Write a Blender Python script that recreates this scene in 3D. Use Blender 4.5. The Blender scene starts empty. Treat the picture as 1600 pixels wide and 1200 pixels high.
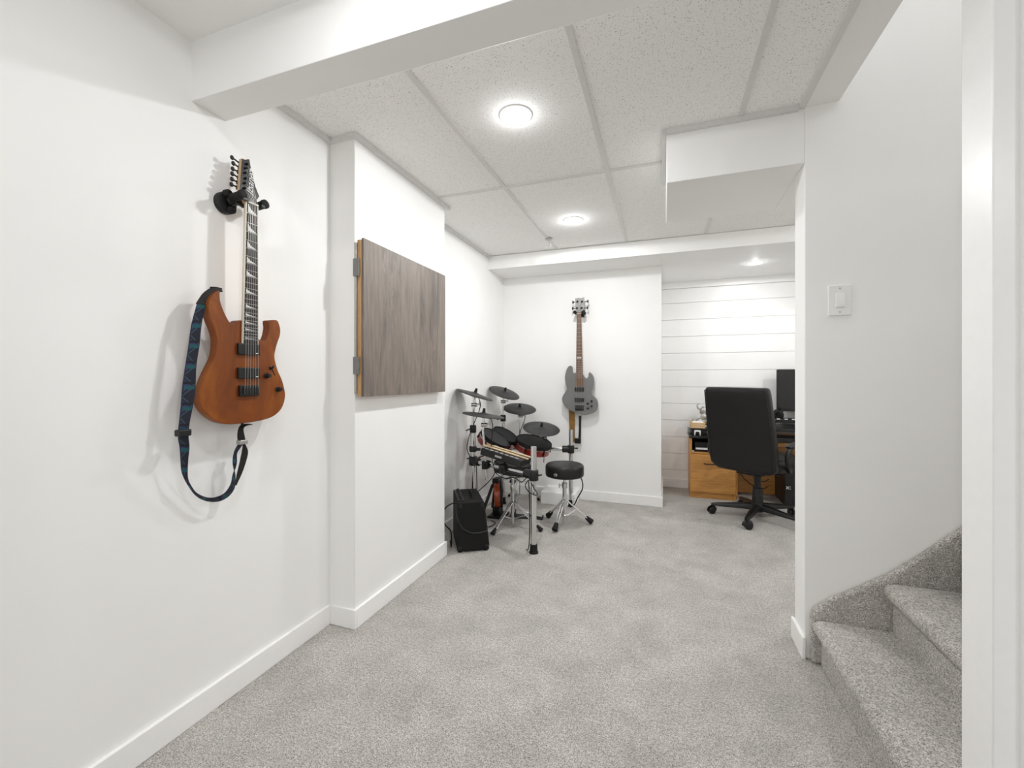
import bpy, bmesh, math, random
from mathutils import Vector, Matrix

random.seed(7)
S = bpy.context.scene
COL = S.collection
PI = math.pi

# ------------------------------------------------------------------ camera, world, lights, exposure
cam_data = bpy.data.cameras.new('camera')
cam_data.sensor_width = 36.0
cam_data.lens = 15.0
cam_data.shift_y = -10.0 / 1600.0
cam_data.clip_start = 0.02
cam = bpy.data.objects.new('camera', cam_data)
COL.objects.link(cam)
cam.location = (0.0, 0.0, 1.18)
cam.rotation_euler = (PI / 2, 0.0, 0.34141)
S.camera = cam

world = bpy.data.worlds.new('world')
S.world = world
world.use_nodes = True
world.node_tree.nodes['Background'].inputs['Color'].default_value = (1.0, 1.0, 1.0, 1)
world.node_tree.nodes['Background'].inputs["Strength"].default_value = 0.7

S.view_settings.view_transform = 'Standard'
S.view_settings.look = 'None'
S.view_settings.gamma = 1.0
S.view_settings.use_curve_mapping = False
S.view_settings.exposure = 0.42
S.cycles.max_bounces = 16
S.cycles.diffuse_bounces = 10

LIGHT_COLOR = (0.985, 0.993, 1.0)
CEIL = 2.325


def ceiling_lamp_light(name, x, y, z, watts, radius=0.028):
    """A flush LED: an even downward half-space of light with a stronger Lambertian share straight down."""
    l = bpy.data.lights.new(name, 'SPOT')
    l.spot_size = math.radians(179)
    l.spot_blend = 0.04
    l.shadow_soft_size = radius
    l.energy = watts
    d = bpy.data.lights.new(name + '_down', 'AREA')
    d.shape = 'DISK'
    d.size = 0.09
    d.energy = watts * 0.6
    g = bpy.data.lights.new(name + '_ceiling_fill', 'POINT')    # added point light that lifts the ceiling and glows around the lens
    g.shadow_soft_size = 0.02
    g.energy = watts * 0.06
    for q, dz in ((l, 0.012), (d, 0.0075), (g, 0.045)):
        q.color = LIGHT_COLOR
        o = bpy.data.objects.new(q.name, q)
        o.location = (x, y, z - dz)
        COL.objects.link(o)


DOWNLIGHTS = [  # x, y, ceiling height, watts
    (-0.607, 1.757, CEIL, 9.0),
    (-0.620, 3.070, CEIL, 11.2),
    (0.770, 4.310, 2.205, 4.6),
    (-0.610, 0.640, CEIL, 3.0),
    (-0.610, -1.300, CEIL, 10.5),  # unseen fill lamp added behind the camera, left side
    (1.700, -1.000, CEIL, 10.5),  # added on the right behind the camera, unseen, also for fill
    (1.900, 3.300, CEIL, 14),
    (2.500, 1.700, 4.290, 10),  # unseen lamp added to brighten the stairwell
]
for i_, (x_, y_, z_, w_) in enumerate(DOWNLIGHTS):
    ceiling_lamp_light('downlight_lamp', x_, y_, z_, w_)


# ------------------------------------------------------------------ materials
def new_mat(name):
    m = bpy.data.materials.new(name)
    m.use_nodes = True
    nt = m.node_tree
    return m, nt, nt.nodes['Principled BSDF']


def pm(name, col, rough=0.5, metal=0.0, noise=0.0, nscale=30.0, bump=0.0, bscale=200.0, coat=0.0, spec=0.5):
    m, nt, b = new_mat(name)
    b.inputs['Roughness'].default_value = rough
    b.inputs['Metallic'].default_value = metal
    b.inputs['Coat Weight'].default_value = coat
    b.inputs['Specular IOR Level'].default_value = spec
    tc = nt.nodes.new('ShaderNodeTexCoord')
    n = nt.nodes.new('ShaderNodeTexNoise')
    n.inputs['Scale'].default_value = nscale
    n.inputs['Detail'].default_value = 4
    nt.links.new(tc.outputs['Object'], n.inputs['Vector'])
    r = nt.nodes.new('ShaderNodeValToRGB')
    r.color_ramp.elements[0].position = 0.3
    r.color_ramp.elements[1].position = 0.7
    r.color_ramp.elements[0].color = tuple(max(0, c * (1 - noise)) for c in col) + (1,)
    r.color_ramp.elements[1].color = tuple(min(1, c * (1 + noise)) for c in col) + (1,)
    nt.links.new(n.outputs['Fac'], r.inputs['Fac'])
    nt.links.new(r.outputs['Color'], b.inputs['Base Color'])
    if bump:
        n2 = nt.nodes.new('ShaderNodeTexNoise')
        n2.inputs['Scale'].default_value = bscale
        n2.inputs['Detail'].default_value = 3
        nt.links.new(tc.outputs['Object'], n2.inputs['Vector'])
        bp = nt.nodes.new('ShaderNodeBump')
        bp.inputs['Strength'].default_value = bump
        bp.inputs['Distance'].default_value = 0.002
        nt.links.new(n2.outputs['Fac'], bp.inputs['Height'])
        nt.links.new(bp.outputs['Normal'], b.inputs['Normal'])
    return m


def emit_mat(name, col, strength):
    m, nt, b = new_mat(name)
    b.inputs['Emission Color'].default_value = col + (1,)
    b.inputs['Emission Strength'].default_value = strength
    return m


def carpet_mat():
    m, nt, b = new_mat('grey_carpet')
    b.inputs['Roughness'].default_value = 0.95
    b.inputs['Specular IOR Level'].default_value = 0.1
    b.inputs['Sheen Weight'].default_value = 0.2
    N, L = nt.nodes, nt.links
    tc = N.new('ShaderNodeTexCoord')
    fine = N.new('ShaderNodeTexNoise')
    fine.inputs['Scale'].default_value = 250
    fine.inputs['Detail'].default_value = 3
    fine.inputs['Roughness'].default_value = 0.7
    L.new(tc.outputs['Object'], fine.inputs['Vector'])
    ramp = N.new('ShaderNodeValToRGB')
    e = ramp.color_ramp.elements
    e[0].position, e[0].color = 0.33, (0.10, 0.095, 0.088, 1)
    e[1].position, e[1].color = 0.62, (0.80, 0.778, 0.742, 1)
    e2 = ramp.color_ramp.elements.new(0.47)
    e2.color = (0.52, 0.502, 0.474, 1)
    L.new(fine.outputs['Fac'], ramp.inputs['Fac'])
    big = N.new('ShaderNodeTexNoise')          # shading of nap lying in different directions, trodden patches, put into the colour
    big.inputs['Scale'].default_value = 4.2
    big.inputs['Detail'].default_value = 9
    big.inputs['Roughness'].default_value = 0.72
    big.inputs['Distortion'].default_value = 0.15
    L.new(tc.outputs['Object'], big.inputs['Vector'])
    br = N.new('ShaderNodeValToRGB')
    be = br.color_ramp.elements
    be[0].position, be[0].color = 0.36, (0.74, 0.74, 0.74, 1)
    be[1].position, be[1].color = 0.62, (0.96, 0.955, 0.95, 1)
    L.new(big.outputs['Fac'], br.inputs['Fac'])
    mx = N.new('ShaderNodeMix')
    mx.data_type = 'RGBA'
    mx.blend_type = 'MULTIPLY'
    mx.inputs['Factor'].default_value = 1.0
    mid = N.new('ShaderNodeTexNoise')          # tufts
    mid.inputs['Scale'].default_value = 85
    mid.inputs['Detail'].default_value = 4
    mid.inputs['Roughness'].default_value = 0.75
    L.new(tc.outputs['Object'], mid.inputs['Vector'])
    mr = N.new('ShaderNodeValToRGB')
    me_ = mr.color_ramp.elements
    me_[0].position, me_[0].color = 0.33, (0.66, 0.655, 0.65, 1)
    me_[1].position, me_[1].color = 0.60, (1.12, 1.115, 1.10, 1)
    L.new(mid.outputs['Fac'], mr.inputs['Fac'])
    m2 = N.new('ShaderNodeMix')
    m2.data_type = 'RGBA'
    m2.blend_type = 'MULTIPLY'
    m2.inputs['Factor'].default_value = 1.0
    L.new(ramp.outputs['Color'], m2.inputs['A'])
    L.new(mr.outputs['Color'], m2.inputs['B'])
    L.new(m2.outputs['Result'], mx.inputs['A'])
    L.new(br.outputs['Color'], mx.inputs['B'])
    L.new(mx.outputs['Result'], b.inputs['Base Color'])
    v = N.new('ShaderNodeTexVoronoi')
    v.inputs['Scale'].default_value = 190
    L.new(tc.outputs['Object'], v.inputs['Vector'])
    bp = N.new('ShaderNodeBump')
    bp.inputs['Strength'].default_value = 0.7
    bp.inputs['Distance'].default_value = 0.006
    bp.invert = True
    L.new(v.outputs['Distance'], bp.inputs['Height'])
    bp2 = N.new('ShaderNodeBump')
    bp2.inputs['Strength'].default_value = 0.35
    bp2.inputs['Distance'].default_value = 0.012
    L.new(big.outputs['Fac'], bp2.inputs['Height'])
    L.new(bp2.outputs['Normal'], bp.inputs['Normal'])
    L.new(bp.outputs['Normal'], b.inputs['Normal'])
    return m


def tile_mat():
    m, nt, b = new_mat('mineral_fibre_ceiling_tile')
    b.inputs['Roughness'].default_value = 0.9
    N, L = nt.nodes, nt.links
    tc = N.new('ShaderNodeTexCoord')
    v = N.new('ShaderNodeTexNoise')
    v.inputs['Scale'].default_value = 210
    v.inputs['Detail'].default_value = 2
    v.inputs['Roughness'].default_value = 0.6
    L.new(tc.outputs['Object'], v.inputs['Vector'])
    r = N.new('ShaderNodeValToRGB')
    e = r.color_ramp.elements
    e[0].position, e[0].color = 0.30, (0.33, 0.32, 0.31, 1)
    e[1].position, e[1].color = 0.40, (0.90, 0.893, 0.88, 1)
    L.new(v.outputs['Fac'], r.inputs['Fac'])
    L.new(r.outputs['Color'], b.inputs['Base Color'])
    bp = N.new('ShaderNodeBump')
    bp.inputs['Strength'].default_value = 0.25
    bp.inputs['Distance'].default_value = 0.004
    L.new(r.outputs['Color'], bp.inputs['Height'])
    L.new(bp.outputs['Normal'], b.inputs['Normal'])
    return m


def wood_mat(name, stops, stretch, scale, rough=0.45, coat=0.0, distort=1.5, plank=None, fine=0.25):
    """Grain along one object axis; plank = (axis, width, offset) shifts tone and grain board by board."""
    m, nt, b = new_mat(name)
    b.inputs['Roughness'].default_value = rough
    b.inputs['Coat Weight'].default_value = coat
    b.inputs['Coat Roughness'].default_value = 0.2
    N, L = nt.nodes, nt.links
    tc = N.new('ShaderNodeTexCoord')
    mp = N.new('ShaderNodeMapping')
    mp.inputs['Scale'].default_value = stretch
    vec = tc.outputs['Object']
    pfac = None
    if plank:
        sep = N.new('ShaderNodeSeparateXYZ')
        L.new(vec, sep.inputs[0])
        a = N.new('ShaderNodeMath'); a.operation = 'ADD'; a.inputs[1].default_value = plank[2]
        L.new(sep.outputs[plank[0]], a.inputs[0])
        d = N.new('ShaderNodeMath'); d.operation = 'DIVIDE'; d.inputs[1].default_value = plank[1]
        L.new(a.outputs[0], d.inputs[0])
        fl = N.new('ShaderNodeMath'); fl.operation = 'FLOOR'
        L.new(d.outputs[0], fl.inputs[0])
        wn = N.new('ShaderNodeTexWhiteNoise'); wn.noise_dimensions = '1D'
        L.new(fl.outputs[0], wn.inputs['W'])
        pfac = wn
        ad = N.new('ShaderNodeVectorMath'); ad.operation = 'MULTIPLY_ADD'
        ad.inputs[1].default_value = (3.0, 3.0, 3.0)
        L.new(wn.outputs['Color'], ad.inputs[0])
        L.new(vec, ad.inputs[2])
        vec = ad.outputs[0]
        fr = N.new('ShaderNodeMath'); fr.operation = 'FRACT'
        L.new(d.outputs[0], fr.inputs[0])
    L.new(vec, mp.inputs['Vector'])
    n = N.new('ShaderNodeTexNoise')
    n.inputs['Scale'].default_value = scale
    n.inputs['Detail'].default_value = 7
    n.inputs['Roughness'].default_value = 0.6
    n.inputs['Distortion'].default_value = distort
    L.new(mp.outputs['Vector'], n.inputs['Vector'])
    r = N.new('ShaderNodeValToRGB')
    el = r.color_ramp.elements
    el[0].position, el[0].color = stops[0][0], stops[0][1] + (1,)
    el[1].position, el[1].color = stops[-1][0], stops[-1][1] + (1,)
    for p, c in stops[1:-1]:
        q = el.new(p); q.color = c + (1,)
    L.new(n.outputs['Fac'], r.inputs['Fac'])
    out = r.outputs['Color']
    n2 = N.new('ShaderNodeTexNoise')
    n2.inputs['Scale'].default_value = scale * 9
    n2.inputs['Detail'].default_value = 3
    L.new(mp.outputs['Vector'], n2.inputs['Vector'])
    mx = N.new('ShaderNodeMix'); mx.data_type = 'RGBA'; mx.blend_type = 'OVERLAY'
    mx.inputs['Factor'].default_value = fine
    L.new(out, mx.inputs['A']); L.new(n2.outputs['Color'], mx.inputs['B'])
    g = N.new('ShaderNodeRGBToBW')
    L.new(n2.outputs['Color'], g.inputs[0]); L.new(g.outputs[0], mx.inputs['B'])
    out = mx.outputs['Result']
    if plank:
        hv = N.new('ShaderNodeHueSaturation')
        mr = N.new('ShaderNodeMapRange')
        mr.inputs['To Min'].default_value = 0.90; mr.inputs['To Max'].default_value = 1.08
        L.new(pfac.outputs['Value'], mr.inputs['Value'])
        L.new(mr.outputs[0], hv.inputs['Value'])
        L.new(out, hv.inputs['Color'])
        lt = N.new('ShaderNodeMath'); lt.operation = 'LESS_THAN'; lt.inputs[1].default_value = 0.008
        L.new(fr.outputs[0], lt.inputs[0])
        mk = N.new('ShaderNodeMix'); mk.data_type = 'RGBA'
        mk.inputs['B'].default_value = (0.10, 0.085, 0.07, 1)
        L.new(lt.outputs[0], mk.inputs['Factor']); L.new(hv.outputs['Color'], mk.inputs['A'])
        out = mk.outputs['Result']
    L.new(out, b.inputs['Base Color'])
    return m


def strap_mat():
    """Woven jacquard: dark ground, blue triangles and teal zigzag bars along the strap (UV x runs along it in metres)."""
    m, nt, b = new_mat('woven_strap')
    b.inputs['Roughness'].default_value = 0.85
    N, L = nt.nodes, nt.links
    uv = N.new('ShaderNodeTexCoord')
    sep = N.new('ShaderNodeSeparateXYZ')
    L.new(uv.outputs['UV'], sep.inputs[0])

    def math_(op, a, c=None):
        q = N.new('ShaderNodeMath'); q.operation = op
        for i, w in enumerate((a, c)):
            if w is None:
                continue
            if isinstance(w, (int, float)):
                q.inputs[i].default_value = w
            else:
                L.new(w, q.inputs[i])
        return q.outputs[0]
    per = math_('DIVIDE', sep.outputs[0], 0.068)
    ph = math_('FRACT', per)
    tri = math_('MULTIPLY', math_('ABSOLUTE', math_('SUBTRACT', ph, 0.5)), 2.0)
    v = sep.outputs[1]
    diff = math_('SUBTRACT', tri, v)
    line = math_('LESS_THAN', math_('ABSOLUTE', math_('SUBTRACT', diff, 0.02)), 0.09)
    blue = math_('GREATER_THAN', diff, 0.3)
    bar = math_('MULTIPLY', math_('LESS_THAN', ph, 0.17), math_('GREATER_THAN', v, 0.12))
    dark = math_('MULTIPLY', math_('LESS_THAN', math_('ABSOLUTE', math_('SUBTRACT', ph, 0.86)), 0.06), 1.0)

    def mix(f, a, col):
        q = N.new('ShaderNodeMix'); q.data_type = 'RGBA'
        L.new(f, q.inputs['Factor'])
        if isinstance(a, tuple):
            q.inputs['A'].default_value = a
        else:
            L.new(a, q.inputs['A'])
        q.inputs['B'].default_value = col
        return q.outputs['Result']
    c = mix(blue, (0.012, 0.013, 0.026, 1), (0.030, 0.032, 0.105, 1))
    c = mix(line, c, (0.030, 0.060, 0.075, 1))
    c = mix(bar, c, (0.010, 0.078, 0.092, 1))
    c = mix(dark, c, (0.008, 0.008, 0.012, 1))
    edge = math_('GREATER_THAN', math_('ABSOLUTE', math_('SUBTRACT', v, 0.5)), 0.42)
    c = mix(edge, c, (0.014, 0.015, 0.035, 1))
    L.new(c, b.inputs['Base Color'])
    return m


M = {}
M['wall'] = pm('white_wall_paint', (0.885, 0.880, 0.868), 0.55, noise=0.012, nscale=3.0, bump=0.06, bscale=140, spec=0.3)
M['trim'] = pm('white_trim_paint', (0.90, 0.895, 0.885), 0.35, noise=0.01, bump=0.02)
M['jamb'] = pm('white_gloss_jamb_paint', (0.90, 0.898, 0.89), 0.3, noise=0.01)
M['grid'] = pm('ceiling_grid_metal', (0.70, 0.695, 0.685), 0.45, noise=0.02)
M['tile'] = tile_mat()
M['carpet'] = carpet_mat()
M['shiplap'] = pm('white_shiplap_paint', (0.90, 0.895, 0.885), 0.45, noise=0.015, nscale=5)
M['black'] = pm('black_plastic', (0.009, 0.009, 0.0095), 0.42, noise=0.2, nscale=60, spec=0.4)
M['black_soft'] = pm('black_rubber', (0.008, 0.008, 0.008), 0.7, noise=0.2, spec=0.3)
M['cymbal'] = pm('dark_grey_rubber_cymbal', (0.024, 0.024, 0.0235), 0.5, noise=0.12, nscale=25, spec=0.4)
M['mesh_head'] = pm('dark_mesh_drum_head', (0.014, 0.0145, 0.0155), 0.6, noise=0.1, nscale=300, spec=0.35)
M['chrome'] = pm('chrome', (0.72, 0.72, 0.72), 0.14, 1.0, noise=0.03)
M['steel'] = pm('brushed_steel', (0.62, 0.61, 0.60), 0.3, 1.0, noise=0.05)
M['dark_metal'] = pm('dark_nickel', (0.06, 0.06, 0.06), 0.4, 0.9)
M['dark_grey'] = pm('dark_grey_rubber', (0.03, 0.03, 0.03), 0.5, noise=0.1)
M['red'] = pm('red_sparkle_drum_shell', (0.28, 0.014, 0.008), 0.25, noise=0.45, nscale=140, coat=0.6)
M['orange_shell'] = pm('orange_red_kick_shell', (0.36, 0.055, 0.012), 0.3, noise=0.2, nscale=60, coat=0.4)
M['vinyl'] = pm('black_vinyl', (0.008, 0.0078, 0.0075), 0.40, noise=0.15, nscale=40, bump=0.1, bscale=400, spec=0.4)
M['leather'] = pm('black_bonded_leather', (0.0085, 0.008, 0.0075), 0.45, noise=0.15, nscale=14, bump=0.2, bscale=260, spec=0.38)
M['leather_strap'] = pm('dark_strap_leather', (0.016, 0.0145, 0.0135), 0.6, noise=0.2, spec=0.3)
M['amp_cloth'] = pm('amp_black_covering', (0.006, 0.006, 0.006), 0.6, noise=0.25, nscale=300, bump=0.3, bscale=500, spec=0.25)
M['guitar'] = wood_mat('stained_mahogany', [(0.28, (0.115, 0.026, 0.0025)), (0.5, (0.195, 0.046, 0.0035)), (0.72, (0.315, 0.092, 0.007))], (1, 2.2, 1.0), 3.2, 0.45, 0.05, 0.8, fine=0.10)
M['guitar'].node_tree.nodes['Principled BSDF'].inputs['Specular IOR Level'].default_value = 0.3
M['maple'] = wood_mat('maple_neck', [(0.3, (0.50, 0.33, 0.17)), (0.7, (0.66, 0.47, 0.28))], (6, 6, 0.6), 6, 0.45)
M['rosewood'] = wood_mat('dark_rosewood', [(0.3, (0.010, 0.007, 0.006)), (0.7, (0.026, 0.019, 0.016))], (8, 8, 0.7), 8, 0.65)
M['brown_neck'] = wood_mat('brown_fretboard', [(0.3, (0.10, 0.048, 0.022)), (0.7, (0.22, 0.115, 0.06))], (8, 8, 0.7), 8, 0.5)
M['cream'] = pm('cream_binding', (0.74, 0.70, 0.60), 0.4)
M['pearl'] = pm('pearl_inlay', (0.72, 0.71, 0.68), 0.25, noise=0.1, nscale=200)
M['fret'] = pm('nickel_fret', (0.42, 0.41, 0.40), 0.35, 1.0)
M['string'] = pm('steel_string', (0.38, 0.37, 0.35), 0.4, 1.0)
M['grey_satin'] = pm('satin_grey_paint', (0.165, 0.163, 0.160), 0.4, noise=0.05, nscale=8)
M['grey_head'] = pm('satin_grey_headstock', (0.33, 0.325, 0.32), 0.4, noise=0.08, nscale=60)
M['strap_weave'] = strap_mat()
M['tan_strap'] = pm('mustard_brown_strap', (0.235, 0.125, 0.028), 0.8, noise=0.25, nscale=18)
M['panel'] = wood_mat('grey_brown_laminate', [(0.24, (0.070, 0.063, 0.063)), (0.40, (0.155, 0.130, 0.113)), (0.52, (0.225, 0.187, 0.158)), (0.62, (0.180, 0.150, 0.128)), (0.76, (0.320, 0.268, 0.222))], (1, 1.0, 0.15), 5.0, 0.5, 0.0, 2.8, plank=(1, 0.193, -1.64 + 0.193 * 9), fine=0.45)
M['ply'] = wood_mat('raw_plywood', [(0.3, (0.42, 0.24, 0.10)), (0.7, (0.58, 0.36, 0.17))], (4, 4, 0.5), 6, 0.6)
M['oak'] = wood_mat('honey_oak_veneer', [(0.3, (0.42, 0.185, 0.042)), (0.7, (0.60, 0.30, 0.080))], (0.7, 4, 6), 5, 0.4, 0.1)
M['crate'] = wood_mat('pale_pine', [(0.3, (0.55, 0.36, 0.16)), (0.7, (0.75, 0.54, 0.30))], (0.7, 5, 8), 12, 0.6)
M['plinth'] = M['oak']
M['silver'] = pm('antique_silver', (0.42, 0.40, 0.37), 0.35, 0.85, noise=0.4, nscale=60)
M['white_plastic'] = pm('white_plastic', (0.85, 0.84, 0.82), 0.3)
M['paper'] = pm('white_paper', (0.85, 0.84, 0.82), 0.8)
M['grey_plastic'] = pm('grey_plastic', (0.35, 0.35, 0.35), 0.5)
M['screen'] = pm('dark_monitor_screen', (0.022, 0.022, 0.021), 0.4, noise=0.05, spec=0.3)
M['desk_black'] = pm('black_desk_top', (0.012, 0.012, 0.0125), 0.25, noise=0.1)
M['brass'] = pm('aged_brass', (0.55, 0.42, 0.20), 0.35, 0.9, noise=0.2)
M['stick'] = pm('hickory_stick', (0.70, 0.54, 0.33), 0.5, noise=0.1, nscale=30)
M['dim_metal'] = pm('zinc_metal', (0.45, 0.44, 0.43), 0.45, 0.8)
M['zinc_dark'] = pm('grey_zinc', (0.22, 0.215, 0.21), 0.5, 0.5, noise=0.1)
M['lens'] = emit_mat('lit_downlight_lens', (1.0, 0.97, 0.93), 14.0)
M['plate'] = pm('white_switch_plate', (0.84, 0.835, 0.82), 0.3)


# ------------------------------------------------------------------ building helpers
WORLD = {}


class MB:
    def __init__(self):
        self.bm = bmesh.new()
        self.uv = None

    def box(self, lo, hi, mat=None):
        lo, hi = Vector(lo), Vector(hi)
        c, s = (lo + hi) / 2, hi - lo
        m = Matrix.Translation(c) @ Matrix.Diagonal((s.x, s.y, s.z, 1))
        if mat is not None:
            m = mat @ m
        bmesh.ops.create_cube(self.bm, size=1.0, matrix=m)
        return self

    def lathe(self, prof, mat=None, seg=28, cap=True):
        mat = mat or Matrix()
        rings = []
        for r, h in prof:
            if r < 1e-6:
                rings.append([self.bm.verts.new(mat @ Vector((0, 0, h)))])
            else:
                rings.append([self.bm.verts.new(mat @ Vector((r * math.cos(2 * PI * i / seg), r * math.sin(2 * PI * i / seg), h))) for i in range(seg)])
        for a, b in zip(rings, rings[1:]):
            if len(a) == 1 and len(b) == 1:
                continue
            for i in range(seg):
                j = (i + 1) % seg
                if len(a) == 1:
                    self.bm.faces.new((a[0], b[j], b[i]))
                elif len(b) == 1:
                    self.bm.faces.new((a[i], a[j], b[0]))
                else:
                    self.bm.faces.new((a[i], a[j], b[j], b[i]))
        if cap:
            for rg in (rings[0], rings[-1]):
                if len(rg) > 2:
                    self.bm.faces.new(rg)
        return self

    def tube(self, p0, p1, r, r2=None, seg=14):
        p0, p1 = Vector(p0), Vector(p1)
        d = p1 - p0
        m = Matrix.Translation(p0) @ d.to_track_quat('Z', 'Y').to_matrix().to_4x4()
        return self.lathe([(r, 0), (r if r2 is None else r2, d.length)], m, seg)

    def sweep(self, pts, r, seg=8, flat=1.0, closed=False):
        pts = [Vector(p) for p in pts]
        n = len(pts)
        rings = []
        up = None
        for i in range(n):
            if closed:
                t = (pts[(i + 1) % n] - pts[i - 1]).normalized()
            else:
                t = (pts[min(i + 1, n - 1)] - pts[max(i - 1, 0)]).normalized()
            if up is None:
                up = Vector((0, 0, 1)) if abs(t.z) < 0.9 else Vector((1, 0, 0))
            up = (up - t * up.dot(t))
            if up.length < 1e-6:
                up = t.orthogonal()
            up.normalize()
            side = t.cross(up)
            rr = r[i] if isinstance(r, (list, tuple)) else r
            rings.append([self.bm.verts.new(pts[i] + side * (rr * math.cos(2 * PI * k / seg)) + up * (rr * flat * math.sin(2 * PI * k / seg))) for k in range(seg)])
        pairs = list(zip(rings, rings[1:]))
        if closed:
            pairs.append((rings[-1], rings[0]))
        for a, b in pairs:
            for k in range(seg):
                j = (k + 1) % seg
                self.bm.faces.new((a[k], a[j], b[j], b[k]))
        if not closed:
            self.bm.faces.new(rings[0][::-1])
            self.bm.faces.new(rings[-1])
        return self

    def prism(self, outline, place, d0, d1):
        a = [self.bm.verts.new(place(p, d0)) for p in outline]
        b = [self.bm.verts.new(place(p, d1)) for p in outline]
        self.bm.faces.new(a)
        self.bm.faces.new(b[::-1])
        n = len(outline)
        for i in range(n):
            j = (i + 1) % n
            self.bm.faces.new((a[i], b[i], b[j], a[j]))
        return self

    def ribbon(self, left, right, th, uvs=True):
        """A strip with thickness th between two edges; UV x = length in metres, y = across."""
        n = len(left)
        left = [Vector(p) for p in left]
        right = [Vector(p) for p in right]
        uvl = self.bm.loops.layers.uv.verify()
        top, bot, dist = [], [], [0.0]
        for i in range(n):
            if i:
                dist.append(dist[-1] + ((left[i] + right[i]) / 2 - (left[i - 1] + right[i - 1]) / 2).length)
            t = (left[min(i + 1, n - 1)] + right[min(i + 1, n - 1)] - left[max(i - 1, 0)] - right[max(i - 1, 0)])
            nr = (right[i] - left[i]).cross(t).normalized() * (th / 2)
            top.append((self.bm.verts.new(left[i] + nr), self.bm.verts.new(right[i] + nr)))
            bot.append((self.bm.verts.new(left[i] - nr), self.bm.verts.new(right[i] - nr)))

        def face(vs, us):
            f = self.bm.faces.new(vs)
            for lp, u in zip(f.loops, us):
                lp[uvl].uv = u
        for i in range(n - 1):
            a, b = dist[i], dist[i + 1]
            face((top[i][0], top[i][1], top[i + 1][1], top[i + 1][0]), ((a, 0), (a, 1), (b, 1), (b, 0)))
            face((bot[i][1], bot[i][0], bot[i + 1][0], bot[i + 1][1]), ((a, 1), (a, 0), (b, 0), (b, 1)))
            face((top[i][0], top[i + 1][0], bot[i + 1][0], bot[i][0]), ((a, 0), (b, 0), (b, 0), (a, 0)))
            face((top[i][1], bot[i][1], bot[i + 1][1], top[i + 1][1]), ((a, 1), (a, 1), (b, 1), (b, 1)))
        for i in (0, n - 1):
            face((top[i][0], bot[i][0], bot[i][1], top[i][1]), ((dist[i], 0),) * 4)
        return self

    def ball(self, c, rad, mat=None, seg=20):
        rad = rad if isinstance(rad, (tuple, list)) else (rad,) * 3
        m = Matrix.Translation(c) @ (mat or Matrix()) @ Matrix.Diagonal((*rad, 1))
        bmesh.ops.create_uvsphere(self.bm, u_segments=seg, v_segments=seg // 2 + 2, radius=1.0, matrix=m)
        return self

    def loft(self, rings):
        rs = [[self.bm.verts.new(p) for p in r] for r in rings]
        n = len(rs[0])
        for a, b in zip(rs, rs[1:]):
            for i in range(n):
                j = (i + 1) % n
                self.bm.faces.new((a[i], a[j], b[j], b[i]))
        self.bm.faces.new(rs[0][::-1])
        self.bm.faces.new(rs[-1])
        return self

    def build(self, name, mat, parent=None, bevel=0.0, seg=2, local=False, angle=35, limit=40, label=None, subsurf=0):
        bmesh.ops.recalc_face_normals(self.bm, faces=self.bm.faces)
        if parent is not None and not local:
            self.bm.transform(WORLD[parent].inverted())
        me = bpy.data.meshes.new(name)
        self.bm.to_mesh(me)
        self.bm.free()
        for p in me.polygons:
            p.use_smooth = True
        me.set_sharp_from_angle(angle=math.radians(angle))
        me.materials.append(mat)
        o = bpy.data.objects.new(name, me)
        COL.objects.link(o)
        if parent is not None:
            o.parent = parent
            WORLD[o] = WORLD[parent]
        else:
            WORLD[o] = Matrix()
        if subsurf:
            sm = o.modifiers.new('smooth', 'SUBSURF')
            sm.levels = sm.render_levels = subsurf
        if bevel:
            bv = o.modifiers.new('edge', 'BEVEL')
            bv.width = bevel
            bv.segments = seg
            bv.limit_method = 'ANGLE'
            bv.angle_limit = math.radians(limit)
            bv.harden_normals = False
        if label:
            o['label'] = label
        return o


def thing(name, label, cat, loc, rz=0.0, group=None):
    o = bpy.data.objects.new(name, None)
    o.empty_display_size = 0.05
    COL.objects.link(o)
    o.location = loc
    o.rotation_euler = (0, 0, rz)
    WORLD[o] = Matrix.Translation(loc) @ Matrix.Rotation(rz, 4, 'Z')
    o['label'] = label
    o['category'] = cat
    if group:
        o['group'] = group
    return o


def tag(o, label, cat, group=None):
    o['label'] = label
    o['category'] = cat
    if group:
        o['group'] = group
    return o


def struct(o):
    o['kind'] = 'structure'
    return o


def part_copy(o, offset=(0, 0, 0)):
    c = o.copy()
    COL.objects.link(c)
    c.location = Vector(o.location) + Vector(offset)
    WORLD[c] = WORLD[o]
    return c


def frame(origin, z, xhint=(1, 0, 0)):
    """Matrix whose local z is the given direction and local x lies near xhint."""
    z = Vector(z).normalized()
    x = Vector(xhint)
    if abs(x.normalized().dot(z)) > 0.99:
        x = Vector((0, 1, 0))
    x = (x - z * x.dot(z)).normalized()
    y = z.cross(x)
    m = Matrix((x, y, z)).transposed().to_4x4()
    m.translation = Vector(origin)
    return m


def smooth_closed(pts, k=4):
    out = []
    n = len(pts)
    for i in range(n):
        p0, p1, p2, p3 = (Vector((*pts[(i + j) % n], 0)) for j in (-1, 0, 1, 2))
        for s in range(k):
            t = s / k
            q = 0.5 * ((2 * p1) + (p2 - p0) * t + (2 * p0 - 5 * p1 + 4 * p2 - p3) * t * t + (3 * p1 - p0 - 3 * p2 + p3) * t ** 3)
            out.append((q.x, q.y))
    return out


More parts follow.
